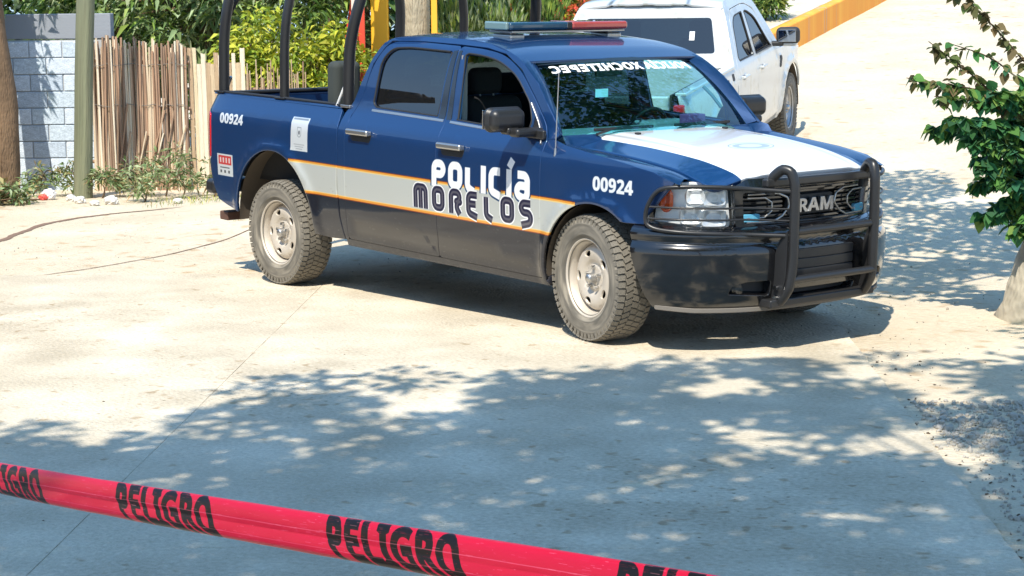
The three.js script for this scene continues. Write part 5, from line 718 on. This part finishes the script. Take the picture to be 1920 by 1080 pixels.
// ---------- tree at the right edge: trunk foot, low twigs, shading crown ----------
{
  const foot = P3(3.62, 12.75), t = thing('roadside_tree', 'leafy roadside tree with grey trunk foot and low hanging twigs', 'tree', [foot.x, foot.y, foot.z], faceCam); // local x: right, z: towards the camera
  const trunkMat = std(L(1, 1, 1), 0.95, 0, { map: woodMap(0.70, 0.66, 0.58, 121), bumpMap: gritBump, bumpScale: 0.02 });
  const g = branch([V(0, -0.12, 0), V(0.03, 0.25, 0), V(0.14, 0.6, 0), V(0.25, 1.4, -0.1), V(0.3, 2.4, -0.3)], 0.34, 0.14, 24, 16); { const p = g.attributes.position; for (let i = 0; i < p.count; i++) { const y = p.getY(i), k = 1 + 0.16 * Math.exp(-Math.max(0, y) / 0.16); p.setX(i, p.getX(i) * k); p.setZ(i, p.getZ(i) * k); } g.computeVertexNormals(); }
  mesh('trunk', g, trunkMat, t);
  const top = V(0.3, 2.4, -0.3), pal = [[0.035, 0.15, 0.045], [0.055, 0.19, 0.05], [0.09, 0.23, 0.045], [0.035, 0.165, 0.08], [0.18, 0.30, 0.06], [0.03, 0.11, 0.04]], palDry = [[0.13, 0.13, 0.05], [0.12, 0.17, 0.05], [0.17, 0.13, 0.06]];
  const low = [], twig = (pts, n, leafEvery, p, size, r = 0.009) => { const c = new THREE.CatmullRomCurve3(pts); mesh('twig', branch(pts, r, 0.003, 18, 5), bark, t); for (let i = 0; i < n; i++) { const u = 0.15 + 0.85 * i / n, q = c.getPointAt(Math.min(1, u)), b = ball(); for (let k = 0; k < leafEvery; k++) { const l = size * rr(0.7, 1.25); low.push([q.clone().addScaledVector(ball(), 0.02), V(rr(-1, 1), rr(-0.9, 0.25), rr(-0.6, 1)), rr(-1, 1), l, l * rr(0.62, 0.85), tone(p), 0.25]); } } };
  // sparse upper twigs
  twig([V(0.1, 1.35, 0.1), V(-0.22, 1.66, 0.12), V(-0.46, 1.92, 0.14), V(-0.8, 2.25, 0.14)], 34, 3, palDry, 0.075);
  twig([V(0.15, 1.4, 0.1), V(-0.3, 1.6, 0.14), V(-0.5, 1.74, 0.16), V(-0.78, 1.84, 0.16)], 24, 2, [...palDry, ...pal], 0.07);
  twig([V(0.1, 1.15, 0.1), V(-0.35, 1.4, 0.14), V(-0.6, 1.62, 0.14), V(-0.9, 1.85, 0.14)], 32, 3, palDry, 0.068);
  // lower mass of leaves
  for (const [x0, y0, xa, y1, n] of [[0.1, 1.3, -0.9, 1.62, 30], [0.1, 1.25, -0.72, 1.50, 34], [0.1, 1.1, -0.62, 1.36, 34], [0.1, 1.05, -0.5, 1.22, 36], [0.1, 1.3, -0.35, 1.52, 36], [0.15, 1.0, -0.42, 1.04, 34], [0.15, 0.95, -0.34, 0.88, 34], [0.15, 0.9, -0.3, 0.72, 32], [0.2, 0.9, -0.16, 0.6, 30], [0.2, 1.2, -0.1, 1.5, 30], [0.2, 1.2, -0.2, 1.3, 30], [0.25, 0.9, -0.05, 0.72, 30], [0.2, 1.1, -0.25, 1.15, 30], [0.2, 1.0, -0.12, 0.95, 34], [0.25, 1.3, 0.0, 1.45, 30], [0.25, 1.1, 0.02, 0.85, 30]]) { const x1 = xa - 0.16, dz = rr(-0.2, 0.3); twig([V(x0, y0, 0.0), V((x0 + x1) / 2, (y0 + y1) / 2 + 0.05, dz * 0.7), V(x1, y1, dz)], n, xa < -0.65 ? 4 : 7, xa < -0.7 ? [...pal, ...palDry] : pal, xa < -0.65 ? 0.075 : 0.09); if (xa > -0.65) twig([V(x0, y0, 0.0), V((x0 + x1) / 2, (y0 + y1) / 2 - 0.03, -dz), V(x1 + rr(-0.06, 0.1), y1 + rr(-0.1, 0.1), -dz)], n, 6, pal, 0.082); }
  mesh('low_leaves', broadLeafGeo(low), LEAF, t);
  // upper crown over the street (above the picture) that dapples the ground behind the pickup
  const inv = new THREE.Matrix4().makeRotationY(-faceCam), toLocal = (x, y, z) => V(x - foot.x, y - foot.y, z - foot.z).applyMatrix4(inv), up = [], ends = [];
  for (let i = 0; i < 260; i++) { const gx = rr(-3.7, 1.9), gz = rr(-7.0, -0.9), a = 0.741 * gx + 0.671 * gz; const inA = gz < -1.0 - 0.55 * (gx + 0.0) + 0.6 && gz > -6.6 + 0.9 * (gx + 3.7) * 0.25 && gx > -3.6 && gz < -2.2 - 0.1 * gx + (gx > 0.3 ? 1.6 : 0); if (!inA || (gx < 1.5 && gz > -2.1)) continue; if (fbm(gx * 0.9, gz * 0.9, 5) < -0.13) continue; const h = rr(3.6, 5.0), c = toLocal(gx + 0.4 * h, h, gz + 0.6 * h); ends.push(c); clumpLeaves(up, c, V(0.34, 0.26, 0.34), 75, 0.13, pal, { aspect: 0.6 }); }
  for (let i = 0; i < 40; i++) { const c = top.clone().add(V(rr(-0.6, 1.6), rr(0.2, 2.2), rr(-1, 1.2))); ends.push(c); clumpLeaves(up, c, V(0.35, 0.3, 0.35), 60, 0.12, pal, { aspect: 0.6 }); }
  mesh('crown', leafGeo(up), LEAF, t);
  ends.filter((_, i) => i % 8 === 0).forEach((e) => mesh('branch', branch([top.clone(), top.clone().lerp(e, 0.5).add(V(rr(-0.3, 0.3), 0.25, rr(-0.3, 0.3))), e], 0.035, 0.01, 10, 6), bark, t));
}
// ---------- big shade tree that the photographer stands under ----------
{
  const t = thing('shade_tree', 'large shade tree standing over the street where the tape is strung', 'tree', [12.6, -0.02, 8.6], 0); const foot = V(12.6, 0, 8.6);
  mesh('trunk', branch([V(0, -0.1, 0), V(0.05, 1.4, 0.1), V(-0.3, 3.2, 0.1), V(-1.2, 4.8, 0.0)], 0.3, 0.2, 20, 12), bark, t);
  const fork = V(-1.2, 4.8, 0), out = [], ends = [], pal = [...G.mid, ...G.dark];
  const edge = pchip([-2.6, -1.6, -0.64, 0.2, 0.77, 1.24, 2.1, 2.5, 3.06, 3.74, 4.45, 5.0, 6.5, 9], [1.3, 1.5, 1.5, 1.2, 0.8, 0.5, 0.45, 0.05, -0.3, -0.15, -0.2, -0.2, -0.1, 0.2]);
  for (let gz = -2.6; gz < 9; gz += 0.34) for (let gx = -0.4; gx < 8.6; gx += 0.34) {
    const x = gx + rr(-0.2, 0.2), z = gz + rr(-0.2, 0.2), d = x - edge(clamp(z, -2.6, 9)); if (d < 0.05) continue;
    const gap = ell(x, z, 2.75, 2.15, 0.75, 0.32) < 1 || ell(x, z, 3.3, 1.75, 0.5, 0.4) < 1 || ell(x, z, 1.75, 1.1, 0.35, 0.5) < 1 || ell(x, z, 0.95, 3.0, 0.3, 0.35) < 1; if (gap) continue; if (z > 5.2 && z < 7.4 && x > 3.2) continue;
    if (d < 1.0 && fbm(x * 1.3, z * 1.3, 11) < 0.12 - d * 0.3) continue; if (x > 4.5 && z > 4.5 && rnd() < 0.35) continue; if (z < 1.0 && fbm(x * 1.1, z * 1.1, 13) < -0.02) continue;
    const h = rr(5.2, 7.2), c = V(x + 0.4 * h - foot.x, h, z + 0.6 * h - foot.z); ends.push(c); clumpLeaves(out, c, V(0.3, 0.22, 0.3), z < 0 ? 60 : d < 0.6 ? 55 : 145, 0.135, pal, { aspect: 0.6 });
  }
  mesh('crown', leafGeo(out), LEAF, t);
  ends.filter((_, i) => i % 14 === 0).forEach((e) => mesh('branch', branch([fork.clone(), fork.clone().lerp(e, 0.45).add(V(rr(-0.4, 0.4), 0.35, rr(-0.4, 0.4))), e], 0.035, 0.008, 10, 6), bark, t));
}
// ---------- gravel spill, fallen bits, grass strip ----------
{
  const scatter = (n, fn, geo) => { const gs = []; for (let i = 0; i < n; i++) { const [x, z, r] = fn(); const g = geo(r); g.rotateX(rr(0, 6)); g.rotateY(rr(0, 6)); g.translate(x, Math.max(-0.01, terrain(x, z)) + r * 0.25, z); gs.push(g); } return merge(gs); };
  const st = (r) => { const g = new THREE.IcosahedronGeometry(r, 0); const p = g.attributes.position; for (let i = 0; i < p.count; i++) { const q = fbm(p.getX(i) / r + r * 90, p.getY(i) / r, p.getZ(i) / r); p.setXYZ(i, p.getX(i) * (1 + q), p.getY(i) * (0.7 + q), p.getZ(i) * (1 + q)); } g.computeVertexNormals(); return g; };
  const jn = (a, n) => [0.741 * a - 0.671 * n, 0.671 * a + 0.741 * n];
  const gv = mesh('gravel', scatter(1500, () => { const a = rnd() < 0.75 ? rr(2.5, 3.6) : rr(3.0, 5.4), n = -1.0 - Math.abs(rr(-1, 1)) * (a < 3.6 ? 0.95 : 0.5), c = a < 3.8 ? 1 : 0.5; const [x, z] = jn(a, n + (rnd() < 0.05 ? 0.1 : 0)); return [x, z, rr(0.003, 0.012) * (rnd() < 0.1 ? 2 : 1) * (0.7 + 0.5 * c)]; }, st), std(L(0.40, 0.365, 0.31), 0.95), scene); tag(gv, 'loose grey gravel spilled beside the slab edge', 'gravel', null, 'stuff');
  const lt = mesh('leaf_litter', scatter(1500, () => { const a = 6.2 - 6 * rnd() ** 1.4, n = rr(-1.3, 5); const [x, z] = jn(a, n); return [x, z, rr(0.004, 0.010) * (rnd() < 0.05 ? 1.6 : 1)]; }, (r) => new THREE.OctahedronGeometry(r, 0).scale(1.4, 0.35, 0.8)), std(L(0.1, 0.075, 0.05), 0.95), scene); tag(lt, 'dark bits of fallen leaf scattered over the concrete', 'leaf litter', null, 'stuff');
  const pb = mesh('pebbles', scatter(1600, () => { const a = rr(-7, 6), n = rr(-2.5, 7); const [x, z] = jn(a, n); return [x, z, rr(0.002, 0.0075) * (rnd() < 0.05 ? 1.8 : 1)]; }, st), std(L(0.33, 0.29, 0.24), 0.95), scene); tag(pb, 'fine grit and pebbles lying loose over the street', 'pebbles', null, 'stuff');
  const blades = []; for (let i = 0; i < 900; i++) { const u = rr(-1, 1), c = rnd() < 0.6 ? P3(-2.35 + u * 0.35, 19.0 + rr(-0.5, 0.5)) : P3(-3.1 + u * 0.9, 21.2 + rr(-0.5, 0.7)); blades.push([c, V(rr(-0.5, 0.5), 1, rr(-0.5, 0.5)), rr(-1, 1), rr(0.05, 0.14), 0.008, tone([...G.pale, ...G.lime, ...G.dry]), 0.3]); }
  const gs = mesh('grass', leafGeo(blades), LEAF, scene); tag(gs, 'dry pale grass tufts behind the police pickup', 'grass', null, 'stuff');
}
// ---------- barrier tape ----------
{
  const rep = 0.78, [cv, c] = canvas(1024, 128);
  c.fillStyle = '#c80f36'; c.fillRect(0, 0, 1024, 128);
  const [tv, q] = canvas(1024, 128); q.clearRect(0, 0, 1024, 128); q.font = 'bold 150px sans-serif'; const m = q.measureText('PELIGRO').width; q.save(); q.scale(520 / m, 1); q.fillStyle = '#140a08'; q.strokeStyle = '#140a08'; q.lineWidth = 9; q.fillText('PELIGRO', 20, 120); q.strokeText('PELIGRO', 20, 120); q.restore();
  for (let y = 0; y < 128; y++) { const t = (y - 58) / 70, sh = t > 0 ? t * t * 85 : 0; c.drawImage(tv, 0, y, 1024, 1, sh + 20, y, 1024, 1); }
  for (const y of [56, 57, 98]) { c.globalAlpha = 0.45; c.fillStyle = '#f0889a'; c.fillRect(0, y, 1024, 1.4); } c.globalAlpha = 1;
  for (let i = 0; i < 700; i++) { c.globalAlpha = rr(0.15, 0.6); c.fillStyle = rnd() < 0.7 ? '#c8143a' : '#f59aac'; c.fillRect(rr(0, 1024), rr(0, 128), rr(2, 30), rr(0.5, 1.6)); } c.globalAlpha = 1;
  const tex = canvasTex(cv, THREE.RepeatWrapping);
  const pts = [V(2.6, 0.74, 6.86), V(3.6, 0.81, 6.875), V(4.343, 0.877, 6.88), V(4.97, 0.943, 6.885), V(5.74, 1.008, 6.83), V(6.51, 1.066, 6.75), V(7.4, 1.13, 6.66), V(8.4, 1.21, 6.57), V(9.6, 1.29, 6.7), V(10.9, 1.37, 7.4), V(12.3, 1.45, 8.45)];
  const cur = new THREE.CatmullRomCurve3(pts), N = 260, prof = [[0.036, -0.014, 0.02], [0.0425, -0.009, 0.0], [0.0445, -0.001, 0.05], [0.041, 0.006, 0.1], [0.03, 0.0105, 0.22], [0.012, 0.012, 0.42], [0.0, 0.0085, 0.54], [-0.004, 0.0075, 0.57], [-0.018, 0.011, 0.72], [-0.032, 0.0085, 0.86], [-0.04, 0.002, 0.95], [-0.0425, -0.007, 1.0]];
  const pos = [], uv = [], idx = []; const len = cur.getLength(); let s0 = 0; for (let i = 0; i <= 400; i++) { if (cur.getPointAt(i / 400).x > 4.955) { s0 = i / 400 * len; break; } }
  for (let i = 0; i <= N; i++) { const p = cur.getPointAt(i / N), s = i / N * len, tw = 0.14 * Math.sin(s * 1.3) + 0.3 * fbm(s * 1.5, 2, 2); for (const [y, o, v] of prof) { const b = 1 + 0.5 * fbm(s * 2, v * 3, 5) + 0.5 * fbm(s * 9, v * 5, 8), yy = y * Math.cos(tw) - o * b * Math.sin(tw), oo = y * Math.sin(tw) + o * b * Math.cos(tw); pos.push(p.x + oo * 0.3, p.y + yy, p.z + oo * 0.95); uv.push((s - s0) / rep, 1 - v); } }
  const W = prof.length; for (let i = 0; i < N; i++) for (let j = 0; j < W - 1; j++) { const a = i * W + j; idx.push(a, a + 1, a + W, a + 1, a + W + 1, a + W); }
  const g = new THREE.BufferGeometry(); g.setAttribute('position', new THREE.Float32BufferAttribute(pos, 3)); g.setAttribute('uv', new THREE.Float32BufferAttribute(uv, 2)); g.setIndex(idx); g.computeVertexNormals();
  tag(mesh('barrier_tape', g, phys(L(1, 1, 1), { map: tex, roughness: 0.4, specularIntensity: 0.6, transmission: 0.3, thickness: 0, side: THREE.DoubleSide }), scene), 'red plastic barrier tape printed with black warning words', 'tape');
}
renderer.render(scene, camera);
